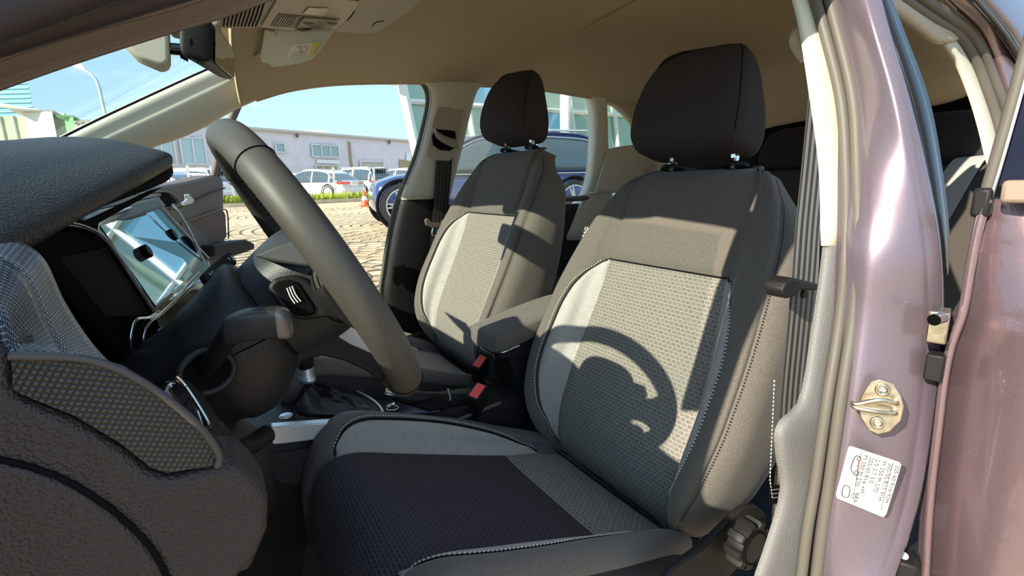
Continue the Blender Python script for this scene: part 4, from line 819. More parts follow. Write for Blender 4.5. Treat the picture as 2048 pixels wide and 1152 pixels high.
tube('plate_chrome', [pz(x, y, .609) for x, y in ((636, 752), (662, 755), (700, 775), (744, 799), (764, 820), (762, 836), (744, 842))], .0028, SATIN, cc, n=30, seg=8)
tube('plate_chrome', [pz(x, y, .609) for x, y in ((744, 842), (650, 848), (547, 853))], .0014, CHROME, cc, n=16, seg=8)
slab('silver_strip', [pY(x, y, .098) for x, y in ((738, 842), (722, 862), (690, 870), (600, 884), (534, 892), (528, 886), (544, 854), (650, 846))], (.0, -.02, 0), mat('brushed_silver', (.74, .76, .80), .32, .45), cc, b=.002, label='brushed silver side strip')
slab('console_flank', [(.52, .128, .63), (.40, .112, .60), (.30, .080, .575), (.1, .070, .56), (.1, .07, .28), (.30, .08, .28), (.52, .14, .28)], (0, -.01, 0), LEATHER, cc, b=.003)
bt = disc('start_button', pz(572, 832, .609), (0, 0, 1), .0115, .003, SATIN, cc, b=.001, label='round silver start button'); ringtube('button_ring', pz(572, 832, .611), (0, 0, 1), .0125, .0012, CHROME, cc)
text('lettering', 'START', pz(564, 834, .6125), (-1, 0, 0), (0, -1, 0), .0045, INK, bt)
for x, y in ((562, 846), (586, 844), (612, 840), (640, 837), (666, 836), (692, 834), (718, 832)): tube('key_gap', [pz(x, y, .6085), pz(x+3, y-8, .6085)], .0005, BLACKF, cc, n=3, seg=5)
tube('slot', [pz(566, 815, .608), pz(566, 800, .608)], .002, BLACKF, cc, n=3, seg=6)
slab('console_tray', [pz(x, y, .592) for x, y in ((770, 830), (800, 812), (874, 818), (880, 824), (850, 828), (780, 832))], (0, 0, .004), mat('tray_blue_grey', (.05, .05, .075), .45), cc, b=.001)
slab('cup_well', [pz(x, y, .598) for x, y in ((816, 808), (830, 796), (880, 794), (902, 804), (896, 816), (860, 822))], (0, 0, .002), BLACKF, cc, b=0)
dl = disc('rotary_selector', pz(785, 816, .6), (0, 0, 1), .012, .006, GLOSS, cc); ringtube('selector_ring', pz(785, 816, .606), (0, 0, 1), .0115, .0015, CHROME, dl); disc('selector_cap', pz(785, 812, .606), (0, 0, 1), .006, .006, CHROME, dl)
tube('console_edge', [pY(x, y, .075) for x, y in ((1000, 806), (960, 822), (900, 846))], .004, BROWN, cc, n=10, seg=8)
gl = thing('gear_lever', 'gear lever with wrinkled black leather boot and silver collar', 'gear lever', pz(665, 815, .607))
top = pz(616, 758, .655); bc = A([0, 0, .607]); rg = []
corners = [pz(x, y, .608) for x, y in ((598, 828), (604, 792), (640, 768), (668, 770), (728, 806), (738, 826), (700, 832))]
for t, sh_ in ((0, 0), (.12, .02), (.35, .30), (.6, .62), (.8, .80), (.93, .86), (1, .88)):
    r0 = spl(corners, 40, closed=True); rr_ = []
    for j, p in enumerate(r0):
        pp = p*(1-sh_)+top*sh_; pp = A([pp[0], pp[1], .608+(top[2]-.608)*t])
        wv = .006*math.sin(j*.95+t*5)*math.sin(math.pi*t)+.004*math.sin(j*2.1-t*9)*math.sin(math.pi*t)
        pp = pp+nz(A([pp[0]-top[0], pp[1]-top[1], .2]))*wv; rr_.append(pp)
    rg.append(rr_)
loft('leather_boot', rg, mat('boot_leather', (.018, .016, .017), .42, bump=('n', 120, .5, .002)), gl, nv=26)
loft('collar', [[top+A([math.cos(a)*r_, math.sin(a)*r_, h+math.cos(a)*.004]) for a in np.linspace(0, 6.283, 28, endpoint=False)] for h, r_ in ((-.006, .017), (.0, .0195), (.010, .016), (.034, .013))], SATIN, gl, nv=12)
loft('knob', [[top+A([math.cos(a)*r_+.003*h/.05, math.sin(a)*r_, h]) for a in np.linspace(0, 6.283, 28, endpoint=False)] for h, r_ in ((.022, .012), (.03, .016), (.05, .019), (.075, .022), (.09, .018), (.094, .008))], BLACK, gl, nv=16)
hbk = thing('handbrake_lever', 'black handbrake lever with chrome release button lying on the console', 'handbrake', pY(870, 810, .02))
HB = [pY(x, y, .015) for x, y in ((1040, 822), (985, 812), (930, 803), (880, 800), (830, 797), (790, 790))]
tube('grip', HB, [.022, .023, .021, .0175, .0165, .013], BLACK, hbk, n=30, seg=18); tube('button', [HB[-1], pY(768, 783, .015)], .0075, CHROME, hbk, n=4, seg=16)
tube('grip_ring', [pY(896, 778, .03), pY(900, 800, .034), pY(888, 822, .034)], .0022, SATIN, hbk, n=12, seg=8)
loft('lever_gaiter', [[pY(x, y, .0)+A([0, math.cos(a)*.035, math.sin(a)*h]) for a in np.linspace(0, 6.283, 24, endpoint=False)] for x, y, h in ((930, 815, .018), (980, 812, .028), (1040, 805, .028), (1100, 800, .02))], BLACK, hbk, nv=14)
ar = thing('armrest', 'charcoal cloth centre armrest between the two front seats', 'armrest', (-.14, 0, .56))
def arsec(x, zt, th, w): return [A([x, w*math.copysign(abs(math.cos(a))**.35, math.cos(a)), zt-th/2+th/2*math.copysign(abs(math.sin(a))**.35, math.sin(a))]) for a in np.linspace(0, 2*math.pi, 40, endpoint=False)]
loft('lid', [arsec(*a) for a in ((-.036, .716, .034, .052), (-.042, .722, .044, .062), (-.07, .728, .048, .066), (-.16, .748, .048, .066), (-.26, .765, .046, .064), (-.30, .765, .036, .058))], FAB, ar, nv=24)
loft('lid_base', [[A([x, y, z]) for y, z in ((-w_, zb), (-w_, zt), (w_, zt), (w_, zb))] for x, zt, zb, w_ in ((-.055, .682, .664, .052), (-.15, .70, .65, .056), (-.29, .722, .65, .056))], BLACK, ar, angle=30)
tube('latch_trim', [(-.052, -.055, .680), (-.050, .0, .678), (-.052, .056, .678), (-.10, .062, .688)], .0025, CHROME, ar, n=16, seg=8)
loft('pedestal', [[A([x, y, z]) for x in (a_, b__) for y in ((-w_, w_) if x == a_ else (w_, -w_))] for z, a_, b__, w_ in ((.665, -.08, -.22, .045), (.60, -.10, -.22, .05), (.54, -.12, -.24, .055))], BLACK, ar, angle=30)
def buckle(lab, x, y, Y, tilt):
    b = thing('seat_belt_buckle', lab, 'buckle', pY(x, y+20, Y), 'red seat belt buckles'); c = pY(x, y, Y)
    U = nz([.22+tilt, .42, .88]); S = nz(np.cross(U, nz([-.4, .9, 0.2]))); T = np.cross(S, U)
    q_ = lambda s, t, u: c+S*s+T*t+U*u
    loft('buckle_body', [[q_(s*(1-e*.1), t*(1-e*.1), u) for s, t in ((-.023, -.013), (.023, -.013), (.023, .013), (-.023, .013))] for u, e in ((.0, 0), (-.05, .1), (-.058, 1.2))], BLACK, b, angle=30)
    slab('release_button', [q_(s, t, .0) for s, t in ((-.019, -.0105), (.019, -.0105), (.019, .009), (-.019, .009))], U*.004, RED, b, b=.0012, label='red release button')
    tube('button_dot', [q_(.012, -.001, .0042), q_(.012, -.001, .0046)], .0015, mat('dark_red', (.4, .02, .02), .5), b, n=3, seg=10)
    ribbon('stalk', [q_(0, 0, -.05), q_(.0, .0, -.12)], [S*.017], .004, BLACK, b, n=6); return b
buckle('red buckle standing beside the driver seat cushion, nearer of the two', 955, 783, .098, .0); buckle('red buckle standing in front of the centre armrest, farther of the two', 960, 724, -.075, .0)
# ---------------------------------------------------------------- front belts
BELT = stripemat('striped_webbing', (.03, .027, .026), (.30, .275, .25), .0065); BELTD = stripemat('dark_webbing', (.015, .013, .013), (.055, .05, .048), .0065)
bl_ = thing('driver_seat_belt', 'striped grey driver belt hanging beside the door pillar', 'seat belt', pY(1580, 960, .63), 'front seat belts')
def edges(L_, n=30): 
    P = [(pY(a, y, Y)+pY(b, y, Y))/2 for a, b, y, Y in L_]; W = [(pY(b, y, Y+.0)-pY(a, y, Y))/2 for a, b, y, Y in L_]; return P, W
P, W = edges([(1622, 1640, 150, .60), (1612, 1640, 250, .605), (1602, 1640, 350, .612), (1592, 1639, 450, .62), (1584, 1636, 560, .628), (1573, 1628, 680, .632), (1564, 1618, 780, .634), (1556, 1606, 900, .634), (1548, 1598, 985, .632), (1540, 1590, 1100, .63)])
ribbon('webbing', P, W, .0014, BELT, bl_, n=50)
slab('stopper', [pY(x, y, .650) for x, y in ((1566, 580), (1572, 566), (1590, 556), (1640, 568), (1642, 582), (1600, 580), (1590, 594), (1574, 598), (1568, 592))], (0, -.026, 0), BLACK, bl_, b=.003, seg=3)
disc('belt_button', pY(1604, 588, .640), (0, 1, 0), .0055, .004, BLACK, bl_); stitches('edge_stitching', [pY(x, y, .638) for x, y in ((1549, 760), (1545, 850), (1540, 960), (1545, 1000))], A([0, 1, 0]), .0006, PIPE, bl_)
slab('belt_label', [pY(x, y, .638) for x, y in ((1540, 972), (1564, 970), (1560, 1006), (1540, 1010))], (0, -.001, 0), BLACKF, bl_, b=0); 
for k in range(3): tube('printed_line', [pY(1545, 980+k*8, .640), pY(1558, 978+k*8, .640)], .0003, INKL, bl_, n=3, seg=4)
pb_ = thing('passenger_seat_belt', 'black belt hanging from the far door pillar guide', 'seat belt', pY(850, 640, -.70), 'front seat belts')
P, W = edges([(874, 906, 290, -.612), (871, 902, 350, -.632), (868, 896, 400, -.648), (863, 889, 450, -.658), (858, 882, 520, -.664), (846, 866, 600, -.668), (838, 858, 650, -.67)])
ribbon('webbing', P, W, .0014, BELTD, pb_, n=40)
slab('guide_recess', [pY(x, y, -.612) for x, y in ((864, 272), (872, 258), (910, 262), (914, 290), (900, 302), (880, 300), (866, 290))], (0, .001, 0), BLACKF, pb_, b=0)
gd = loft('guide_loop', [[pY(x, y, -.605)+A([0, math.cos(a)*.012, 0])+(pY(x+3, y+10, -.605)-pY(x, y, -.605))*math.sin(a) for a in np.linspace(0, 6.283, 16, endpoint=False)] for x, y in ((870, 266), (880, 274), (892, 281), (905, 286), (912, 287))], mat('guide_grey', (.34, .29, .23), .5), pb_, nv=16)
slab('stopper', [pY(x, y, -.64) for x, y in ((848, 440), (852, 436), (862, 444), (880, 446), (886, 438), (890, 446), (882, 456), (860, 455), (850, 450))], (0, .012, 0), BROWN, pb_, b=.002)
tube('latch_tongue', [pY(866, 456, -.635), pY(864, 470, -.635), pY(874, 470, -.635), pY(874, 458, -.635)], .003, CHROME, pb_, n=16, seg=8)
box('belt_anchor', pY(848, 628, -.66), (.04, .03, .05), BLACK, pb_, b=.004)
# ---------------------------------------------------------------- open front passenger door
pd_ = thing('front_passenger_door', 'open far front door with dark inner panel and chrome handle', 'car door', pY(400, 560, -1.1))
Yd = lambda x: -.80-(x-230)/220*.60
qd = lambda x, y, o=0.: pY(x, y, Yd(x))+A([-.09, .03, 0])*o
DPAN = mat('door_panel_brown', (.115, .09, .075), .6, bump=('v', 300, .4, .001))
slab('door_panel', [qd(x, y) for x, y in ((200, 392), (300, 376), (380, 362), (428, 350), (444, 352), (448, 366), (449, 470), (452, 482), (468, 488), (470, 500), (464, 530), (440, 600), (200, 600))], (.07, -.0, 0), DPAN, pd_, b=.01, seg=4)
tube('panel_crease', [qd(x, y, .1) for x, y in ((444, 376), (410, 388), (360, 412), (340, 420))], .003, BLACK, pd_, n=20, seg=8)
slab('handle_recess', [qd(x, y, .1) for x, y in ((268, 386), (325, 382), (346, 404), (330, 414), (300, 410))], (-.003, 0, 0), BLACKF, pd_, b=.001)
tube('recess_rim', [qd(x, y, .15) for x, y in ((262, 388), (325, 384), (349, 405), (331, 418))], .003, BROWN, pd_, n=20, seg=8)
slab('door_handle', [qd(x, y, .8) for x, y in ((312, 408), (324, 400), (322, 390), (328, 389), (341, 402), (336, 408), (318, 413))], (.008, 0, 0), SATIN, pd_, b=.003)
slab('panel_pocket', [qd(x, y, .1) for x, y in ((356, 446), (420, 422), (438, 420), (444, 430), (446, 476), (400, 492), (370, 500))], (-.004, 0, 0), mat('pocket_brown', (.10, .065, .05), .6), pd_, b=.003)
tube('pocket_rim', [qd(x, y, .2) for x, y in ((350, 448), (400, 430), (436, 419), (445, 430), (447, 478))], .003, BROWN, pd_, n=24, seg=8)
slab('door_armrest', [qd(x, y, .3) for x, y in ((380, 492), (420, 484), (450, 480), (468, 488), (469, 500), (440, 510), (400, 520), (380, 516))], (-.05, 0.02, 0), BLACK, pd_, b=.008, seg=3)
tube('window_frame', [pY(428, 352, -1.36), pY(440, 300, -1.34), pY(455, 258, -1.32), pY(472, 212, -1.30), pY(480, 195, -1.28)], .012, BROWN, pd_, n=16, seg=8)
tube('window_channel', [pY(436, 352, -1.37), pY(450, 290, -1.34), pY(463, 252, -1.33), pY(480, 212, -1.31)], .007, mat('frame_violet', (.10, .08, .14), .4), pd_, n=16, seg=8)
# ---------------------------------------------------------------- open rear door on the driver side
rd = thing('rear_driver_door', 'violet grey rear door standing open behind the door pillar', 'car door', (-.24, .95, .35))
dn = nz([1, .18, 0]); d0 = A([-.205, .80, .8])
qr = lambda x, y, o=0.: pP(x, y, d0, dn)+dn*o
ext = lambda y, z: A([d0[0]-(y-d0[1])*.18, y, z])
zt = qr(2048, 395)[2]; ledge = [(1978, 398), (1962, 440), (1945, 520), (1934, 590), (1924, 634), (1904, 690), (1890, 760), (1878, 860), (1866, 960), (1858, 1060), (1852, 1180)]
def curve_door(pts_in, yout, m, nm, bul, **k):
    rows = []
    for p in spl(pts_in, 40):
        row = []
        for t in np.linspace(0, 1, 16): y = p[1]*(1-t)+yout*t; row.append(A([d0[0]-(y-d0[1])*.18, y, p[2]])+dn*(bul(p[2])*min(1, t*9)**.7-.0))
        rows.append(row)
    return grid(nm, rows, m, rd, th=.002, **k)
zc = qr(1980, 638)[2]; zc2 = qr(1980, 500)[2]
bul = lambda z: .016+(.010 if z < zc else .010-.55*(z-zc))+(.003 if z > zc2 else 0)-.004*math.exp(-((z-zc2)/.004)**2)-.004*math.exp(-((z-zc-.004)/.004)**2)
curve_door([qr(x, y) for x, y in ledge], 1.75, PAINTD, 'door_skin', bul, label='glossy violet grey outer door skin')
tube('skin_fold', [qr(x, y, .006) for x, y in ledge], .0045, PAINTD, rd, n=50, seg=8)
quadstrip('edge_flange', [qr(x-26 if y > 600 else x-12, y, -.02) for x, y in ledge], [qr(x-4, y, .0) for x, y in ledge], PAINT, .0, bulge=.002, parent=rd)
tube('edge_seal', [qr(x-8, y, -.004) for x, y in ledge], .002, BLACKF, rd, n=50, seg=6)
quadstrip('door_inner_side', [qr(x-26 if y > 600 else x-12, y, -.025) for x, y in ledge], [qr(x+60, y, -.09) for x, y in ledge], BLACK, .0, bulge=.002, parent=rd)
box('shoulder_moulding', ext(1.32, zt+.006)+dn*.012, (.018, 1.02, .022), mat('ledge_tan', (.30, .22, .17), .35), rd, b=.004, rz=.178)
slab('door_window_glass', [qr(1996, 372, -.002), qr(2052, 130, -.002), ext(1.1, 1.36), ext(1.6, 1.30), ext(1.72, zt), ext(1.0, zt)], -dn*.004, mat('privacy_glass', (.008, .009, .022), .08, spec=.35), rd, b=0)
tube('window_frame', [qr(1966, 412, .0), qr(1990, 330, .0), qr(2020, 225, .0), qr(2052, 110, .0), qr(2085, 0, .0), qr(2120, -120, 0)], .0062, RUBBER, rd, n=24, seg=10)
tube('frame_chrome_line', [qr(1984, 395, .006), qr(2004, 330, .006), qr(2034, 225, .006), qr(2066, 110, .006), qr(2100, -10, .006)], .0014, SATIN, rd, n=24, seg=6)
box('mirror_corner', qr(1966, 405, .004), (.012, .016, .03), BLACK, rd, b=.004)
# ================================================================ outside
ex = []
def gp(px, D): p = pD(px, 400, D); return A([p[0], p[1], gz(p[0], p[1])])
WALL = mat('pale_render', (.70, .66, .69), .9, var=(1.2, .06)); WIN = mat('far_window', (.30, .42, .42), .15, .2); WFR = mat('window_white', (.7, .7, .7), .6); ROOFM = mat('roof_edge', (.50, .47, .42), .8)
B1, B2 = pD(330, 380, 38), pD(840, 380, 60); bd_ = nz([B2[0]-B1[0], B2[1]-B1[1], 0]); bn = A([-bd_[1], bd_[0], 0]); bn = bn if bn@(CAM-B1) > 0 else -bn
qb = lambda x, y, o=0.: pP(x, y, A([B1[0], B1[1], 0]), bn)+bn*o
wh = thing('warehouse', 'long pale rendered warehouse with flat roof across the yard', 'building', qb(560, 400))
zr1 = qb(380, 249)[2]; P1 = qb(380, 249); P2 = qb(820, 284); zr = (P1[2]+P2[2])/2
w0_, w1_ = P1-bd_*float((P1-qb(266, 245))@bd_), P2+bd_*26
slab('facade', [A([w0_[0], w0_[1], 0]), A([w1_[0], w1_[1], 0]), A([w1_[0], w1_[1], P2[2]]), A([w0_[0], w0_[1], P1[2]])], -bn*14, WALL, wh, b=0)
tube('roof_edge', [w0_*A([1, 1, 0])+A([0, 0, P1[2]+.05])+bn*.15, w1_*A([1, 1, 0])+A([0, 0, P2[2]+.05])+bn*.15], .16, ROOFM, wh, n=3, seg=6)
def bwin(x0, y0, x1, y1, n, nm='window', m=WIN, fr=.10):
    x_ = [x0+(x1-x0)*k/n for k in range(n+1)]
    a, b, c, d = qb(x0, y0, .08), qb(x1, y1-(y1-y0), .08), qb(x1, y1, .08), qb(x0, y1, .08)
    z0, z1 = min(a[2], b[2]), c[2]; z0 = a[2]; fw = slab(nm, [A([a[0], a[1], z0]), A([c[0], c[1], z0]), A([c[0], c[1], z1]), A([a[0], a[1], z1])], bn*.05, m, wh, b=0)
    for k in range(n+1):
        p = a+(c-a)*k/n; box('mullion', A([p[0], p[1], (z0+z1)/2])+bn*.1, (fr, fr, abs(z0-z1)+fr), WFR, fw, b=0, rz=math.atan2(bd_[1], bd_[0]))
    for z in (z0, z1): p = (a+c)/2; box('window_rail', A([p[0], p[1], z])+bn*.1, (np.linalg.norm((c-a)[:2]), fr, fr), WFR, fw, b=0, rz=math.atan2(bd_[1], bd_[0]))
    return fw
bwin(262, 275, 352, 330, 3, m=mat('far_glazing', (.42, .54, .53), .15, .2)); bwin(356, 274, 412, 329, 2, m=mat('far_glazing', (.42, .54, .53), .15, .2))
bwin(548, 286, 568, 305, 1); bwin(621, 289, 676, 315, 3)
bwin(629, 331, 674, 352, 3, 'entrance', mat('ochre_door', (.38, .30, .16), .7)); bwin(718, 322, 766, 350, 1, 'roller_door', mat('roller_door', (.50, .47, .43), .6), .14)
sg = slab('sign_board', [qb(632, 319, .1), qb(678, 321, .1), qb(678, 328, .1), qb(632, 326, .1)], bn*.05, mat('sign_white', (.8, .8, .8), .5), wh, b=0)
box('roller_door', qb(815, 338, .05), (2.6, .1, 2.0), mat('ochre_door', (.38, .30, .16), .7), wh, b=0, rz=math.atan2(bd_[1], bd_[0])); slab('notice_board', [qb(811, 305, .1), qb(820, 306, .1), qb(820, 322, .1), qb(811, 321, .1)], bn*.05, mat('sign_white', (.8, .8, .8), .5), wh, b=0)
tube('drain_pipe', [qb(697, 283, .15), qb(700, 318, .15), qb(704, 342, .15)], .12, mat('pipe_tan', (.42, .32, .2), .7), wh, n=8, seg=8)
loft('roof_vent', [[qb(670, 271, -3)+A([math.cos(a)*r, math.sin(a)*r, h]) for a in np.linspace(0, 6.283, 20, endpoint=False)] for h, r in ((-.6, 2.4), (.2, 2.2), (.7, .8))], ROOFM, wh)
for x in (592, 776): tube('spout', [qb(x, 268+(x-592)*.07, .2), qb(x, 275+(x-592)*.07, .2)], .12, BROWN, wh, n=3, seg=6)
# mesh fence, kerb and planted strip in front of the warehouse
def yard(x, D): return gp(x, D)
fn = thing('mesh_fence', 'pale wire mesh fence with white posts behind the parked cars', 'fence', yard(600, 26))
fx = [230, 290, 335, 384, 430, 470, 520, 580, 672, 752, 830, 900]; fD = [16.5, 17.5, 18, 18.6, 20, 20.6, 21.2, 22, 23.8, 25.4, 27, 29]; FM = mat('fence_wire', (.50, .52, .52), .5)
for x, D in zip(fx, fD):
    p = yard(x, D); box('post', p+A([0, 0, .75]), (.08, .08, 1.55), mat('post_white', (.72, .72, .7), .5), fn, b=0)
V = []; Fc = []
def bar(a, b, r):
    o = len(V); t = nz(b-a); u = nz(np.cross(t, [0, 1., .3])); v = np.cross(t, u)
    for p in (a, b):
        for k in range(3): V.append(p+u*r*math.cos(k*2.09)+v*r*math.sin(k*2.09))
    Fc.extend([(o+k, o+(k+1) % 3, o+3+(k+1) % 3, o+3+k) for k in range(3)])
for (x0, D0), (x1, D1) in zip(zip(fx[:-1], fD[:-1]), zip(fx[1:], fD[1:])):
    a, b = yard(x0, D0), yard(x1, D1); n_ = int(np.linalg.norm(b-a)/.13)
    for k in range(n_): p = a+(b-a)*k/n_; bar(p+A([0, 0, .1]), p+A([0, 0, 1.5]), .004)
    for z in (.2, .65, 1.1, 1.48): bar(a+A([0, 0, z]), b+A([0, 0, z]), .012)
mk('mesh_wire', V, Fc, FM, fn, smooth=False, kind='stuff')
kb_ = [yard(x, D) for x, D in ((380, 18.2), (450, 18.8), (520, 19.6), (600, 20.6), (700, 22.4), (800, 24.5), (880, 27))]
kt = loft('kerb', [[p+A([0, dy, z]) for dy, z in ((.0, 0), (.0, .13), (-.25, .13), (-.25, 0))] for p in spl(kb_, 20)], mat('kerb_stone', (.48, .42, .34), .9, var=(4, .2)), None, angle=30); tag(kt, 'low stone kerb along the planted strip', 'kerb')
V = []; Fc = []; cols = []
random.seed(5)
for k in range(5200):
    t = random.random(); i = t*(len(kb_)-1); j = int(i); p = kb_[j]*(1-i+j)+kb_[min(j+1, 6)]*(i-j)+A([0, -.3-random.random()*.9, .06]); h = random.uniform(.15, .42); a = random.random()*6.28; d = A([math.cos(a), math.sin(a), 0])*.035; e = A([random.uniform(-.1, .1), random.uniform(-.1, .1), h]); o = len(V)
    V += [p-d, p+d, p+e]; Fc.append((o, o+1, o+2))
gs = mk('grass_strip', V, Fc, mat('yellow_green_grass', (.34, .42, .05), .9, var=(1.5, .5)), None, smooth=False); tag(gs, 'yellow green weeds growing behind the kerb', 'grass', None, 'stuff')
# traffic cone
cp_ = yard(729, 17.5); cone = thing('traffic_cone', 'small red and white traffic cone standing before the kerb', 'cone', cp_)
OR = mat('cone_red', (.85, .12, .04), .5); box('base', cp_+A([0, 0, .025]), (.34, .34, .05), OR, cone, b=.01)
cone_r = lambda z: .13*(1-z/.62)+.012
for z0, z1, m_ in ((.04, .22, OR), (.22, .36, WHITE), (.36, .58, OR)): loft('cone_band' if m_ is WHITE else 'cone_shell', [[cp_+A([math.cos(a)*cone_r(z), math.sin(a)*cone_r(z), z]) for a in np.linspace(0, 6.283, 24, endpoint=False)] for z in (z0, z1)], m_, cone, label='white band' if m_ is WHITE else None)
# cars
TYRE = mat('tyre_rubber', (.02, .02, .02), .8); RIM_ = mat('alloy', (.62, .60, .57), .3, .9); CGL = mat('parked_glass', (.05, .08, .10), .06, coat=.6); REDL = mat('tail_red', (.7, .04, .03), .2, coat=.6)
def wheel(par, c, yax, r=.36, wdt=.22, spokes=5):
    T = nz(yax); u = A([0, 0, 1.]); v = nz(np.cross(T, u)); P = lambda rr_, a, o: c+u*rr_*math.cos(a)+v*rr_*math.sin(a)+T*o
    an = np.linspace(0, 2*math.pi, 40, endpoint=False)
    t = loft('wheel', [[P(rr_, a, o) for a in an] for rr_, o in ((r*.72, -wdt/2), (r*.94, -wdt/2), (r, -wdt/2+.03), (r, wdt/2-.03), (r*.94, wdt/2), (r*.74, wdt/2))], TYRE, par, cap=False)
    loft('rim', [[P(rr_, a, o) for a in an] for rr_, o in ((r*.76, wdt/2+.002), (r*.70, wdt/2+.004), (r*.66, wdt/2-.03))], RIM_, t, cap=False)
    disc('rim_well', P(0, 0, wdt/2-.05), T, r*.7, .004, BLACKF, t, b=0)
    for k in range(spokes):
        for dd in (-.09, .09):
            a = 2*math.pi*k/spokes+.3; slab('spoke', [P(r*.08, a+1.2, wdt/2-.01), P(r*.70, a+dd*1.5+.05, wdt/2-.004), P(r*.70, a+dd*1.5-.05, wdt/2-.004), P(r*.08, a-1.2, wdt/2-.01)], -T*.02, RIM_, t, b=0)
    disc('hub_cap', P(0, 0, wdt/2-.02), T, r*.14, .02, RIM_, t, b=0); return t
def make_car(label, org, fwd, paint, L=4.8, H=1.7, Wd=1.95, wr=.38, suv=True, group=None, name='parked_car', wf=.305):
    """org: ground point under the car's middle; fwd: heading"""
    fwd = nz([fwd[0], fwd[1], 0]); lat = A([-fwd[1], fwd[0], 0]); r = thing(name, label, 'car', org, group)
    Q = lambda x, y, z: A(org)+fwd*x+lat*y+A([0, 0, z])
    b0_ = [(-.5, .42, .62, .42), (-.495, .30, .66, .70), (-.48, .26, .95, .82), (-.46, .24, 1.02, .9), (-.38, .2, 1.02, .97), (-.2, .2, 1.0, 1.), (0, .2, .98, 1.), (.2, .2, .97, 1.), (.30, .22, .97, 1.0), (.40, .22, .93, .99), (.455, .24, .86, .95), (.488, .28, .78, .86), (.5, .36, .62, .68)]
    hs_ = H/1.7
    def sect(xr, zb, zt, wf):
        w_ = Wd/2*wf; zt = zt*hs_
        return [Q(xr*L, y*w_, zb+(zt-zb)*f) for y, f in ((0, 0), (.85, 0), (.97, .08), (1, .35), (1.0, .6), (.965, .82), (.90, .96), (.70, 1.), (0, 1.03), (-.70, 1.), (-.90, .96), (-.965, .82), (-1, .6), (-1, .35), (-.97, .08), (-.85, 0))]
    body = loft('body', [sect(*s) for s in b0_], paint, r, nv=60, angle=60)
    gh_ = [(-.47 if suv else -.40, .98), (-.445, 1.30), (-.40, 1.56), (-.33, 1.66), (-.1, 1.70), (.06, 1.66), (.15, 1.50), (.235, 1.22), (.30, .96)]
    if not suv: gh_ = [(-.46, .95), (-.40, 1.08), (-.30, 1.42), (-.22, 1.60), (-.05, 1.70), (.06, 1.66), (.15, 1.50), (.235, 1.22), (.31, .94)]
    def gsec(xr, z, w1=1.0):
        t = (z-.95)/.75; w_ = Wd/2*(.93-.22*t)*w1
        return [Q(xr*L, y*w_, (z+dz)*hs_) for y, dz in ((-1, 0), (-.93, .02), (0, .03), (.93, .02), (1, 0))]
    rows = [gsec(x, z) for x, z in gh_]; rw = [[Q(gh_[i][0]*L, s*Wd/2*.95, .93*hs_)]+rows[i][::(1 if s < 0 else -1)] for i in range(len(rows)) for s in (-1,)]
    top_ = sheet('roof', rows[2:6], paint, r, nu=12, nv=20, th=.03)
    sheet('windscreen', rows[5:], CGL, r, nu=10, nv=16, th=.02); sheet('rear_window', rows[:3], CGL, r, nu=10, nv=10, th=.02)
    for s in (-1, 1):
        k_ = 0 if s < 0 else 4; upr = [rws[k_] for rws in rows]; lowr_ = [Q(x*L, s*Wd/2*.95, .93*hs_) for x, z in gh_]
        def sidep(t0, t1, v0, v1, m, nm, off):
            U = spl(upr, 60); Lw = spl(lowr_, 60); a_, b_ = int(t0*59), int(t1*59)
            return grid(nm, [[u_*(1-v)+l_*v+lat*s*off for u_, l_ in zip(U[a_:b_+1], Lw[a_:b_+1])] for v in np.linspace(v0, v1, 6)], m, r, th=.01)
        sidep(0, 1, 0, 1, paint, 'side_frame', 0); sidep(.50, .84, .12, .94, CGL, 'side_window', .02); sidep(.26, .48, .12, .94, CGL, 'side_window', .02); sidep(.12, .23, .2, .94, CGL, 'side_window', .02)
        U = spl(upr, 60); tube('window_trim', [U[i]*.9+spl(lowr_, 60)[i]*.1+lat*s*.03 for i in range(7, 51, 4)], .012, CHROME, r, n=30, seg=6)
        tube('sill_trim', [Q(x*L, s*(Wd/2+.0), .92*hs_) for x in (-.42, -.2, 0, .2, .28)], .014, CHROME, r, n=10, seg=6)
        if suv: tube('roof_bar', [Q(x*L, s*Wd/2*.72, 1.70*hs_+.04) for x in (-.38, -.2, 0, .08)], .022, SATIN, r, n=12, seg=8)
        for xr in (wf, -.30):
            c_ = Q(xr*L, s*(Wd/2-.11), wr); wheel(r, c_, lat*s, wr)
            ringtube('wheel_arch', Q(xr*L, s*(Wd/2-.015), wr), lat, wr+.05, .03, BLACKF, r, seg=40); disc('arch_well', Q(xr*L, s*(Wd/2-.26), wr), lat*s, wr+.06, .02, BLACKF, r, b=0)
        slab('tail_lamp', [Q(-.485*L, s*Wd/2*.35, .98*hs_), Q(-.475*L, s*Wd/2*.88, 1.0*hs_), Q(-.40*L, s*(Wd/2*.98+.01), 1.0*hs_), Q(-.43*L, s*(Wd/2*.985+.012), .86*hs_), Q(-.485*L, s*Wd/2*.8, .84*hs_), Q(-.497*L, s*Wd/2*.35, .87*hs_)], -fwd*.03, REDL, r, b=.008, label='red tail lamp')
        slab('head_lamp', [Q(.49*L, s*Wd/2*.55, .70*hs_), Q(.45*L, s*(Wd/2*.9), .76*hs_), Q(.40*L, s*(Wd/2*.96), .80*hs_), Q(.44*L, s*Wd/2*.95, .66*hs_), Q(.492*L, s*Wd/2*.6, .60*hs_)], fwd*.02, mat('lamp_glass', (.6, .65, .7), .1), r, b=.006)
        slab('door_mirror', [Q(.20*L, s*Wd/2*1.0, 1.05*hs_), Q(.20*L, s*(Wd/2+.2), 1.05*hs_), Q(.20*L, s*(Wd/2+.2), 1.2*hs_), Q(.20*L, s*Wd/2*1.03, 1.15*hs_)], fwd*.1, paint, r, b=.02)
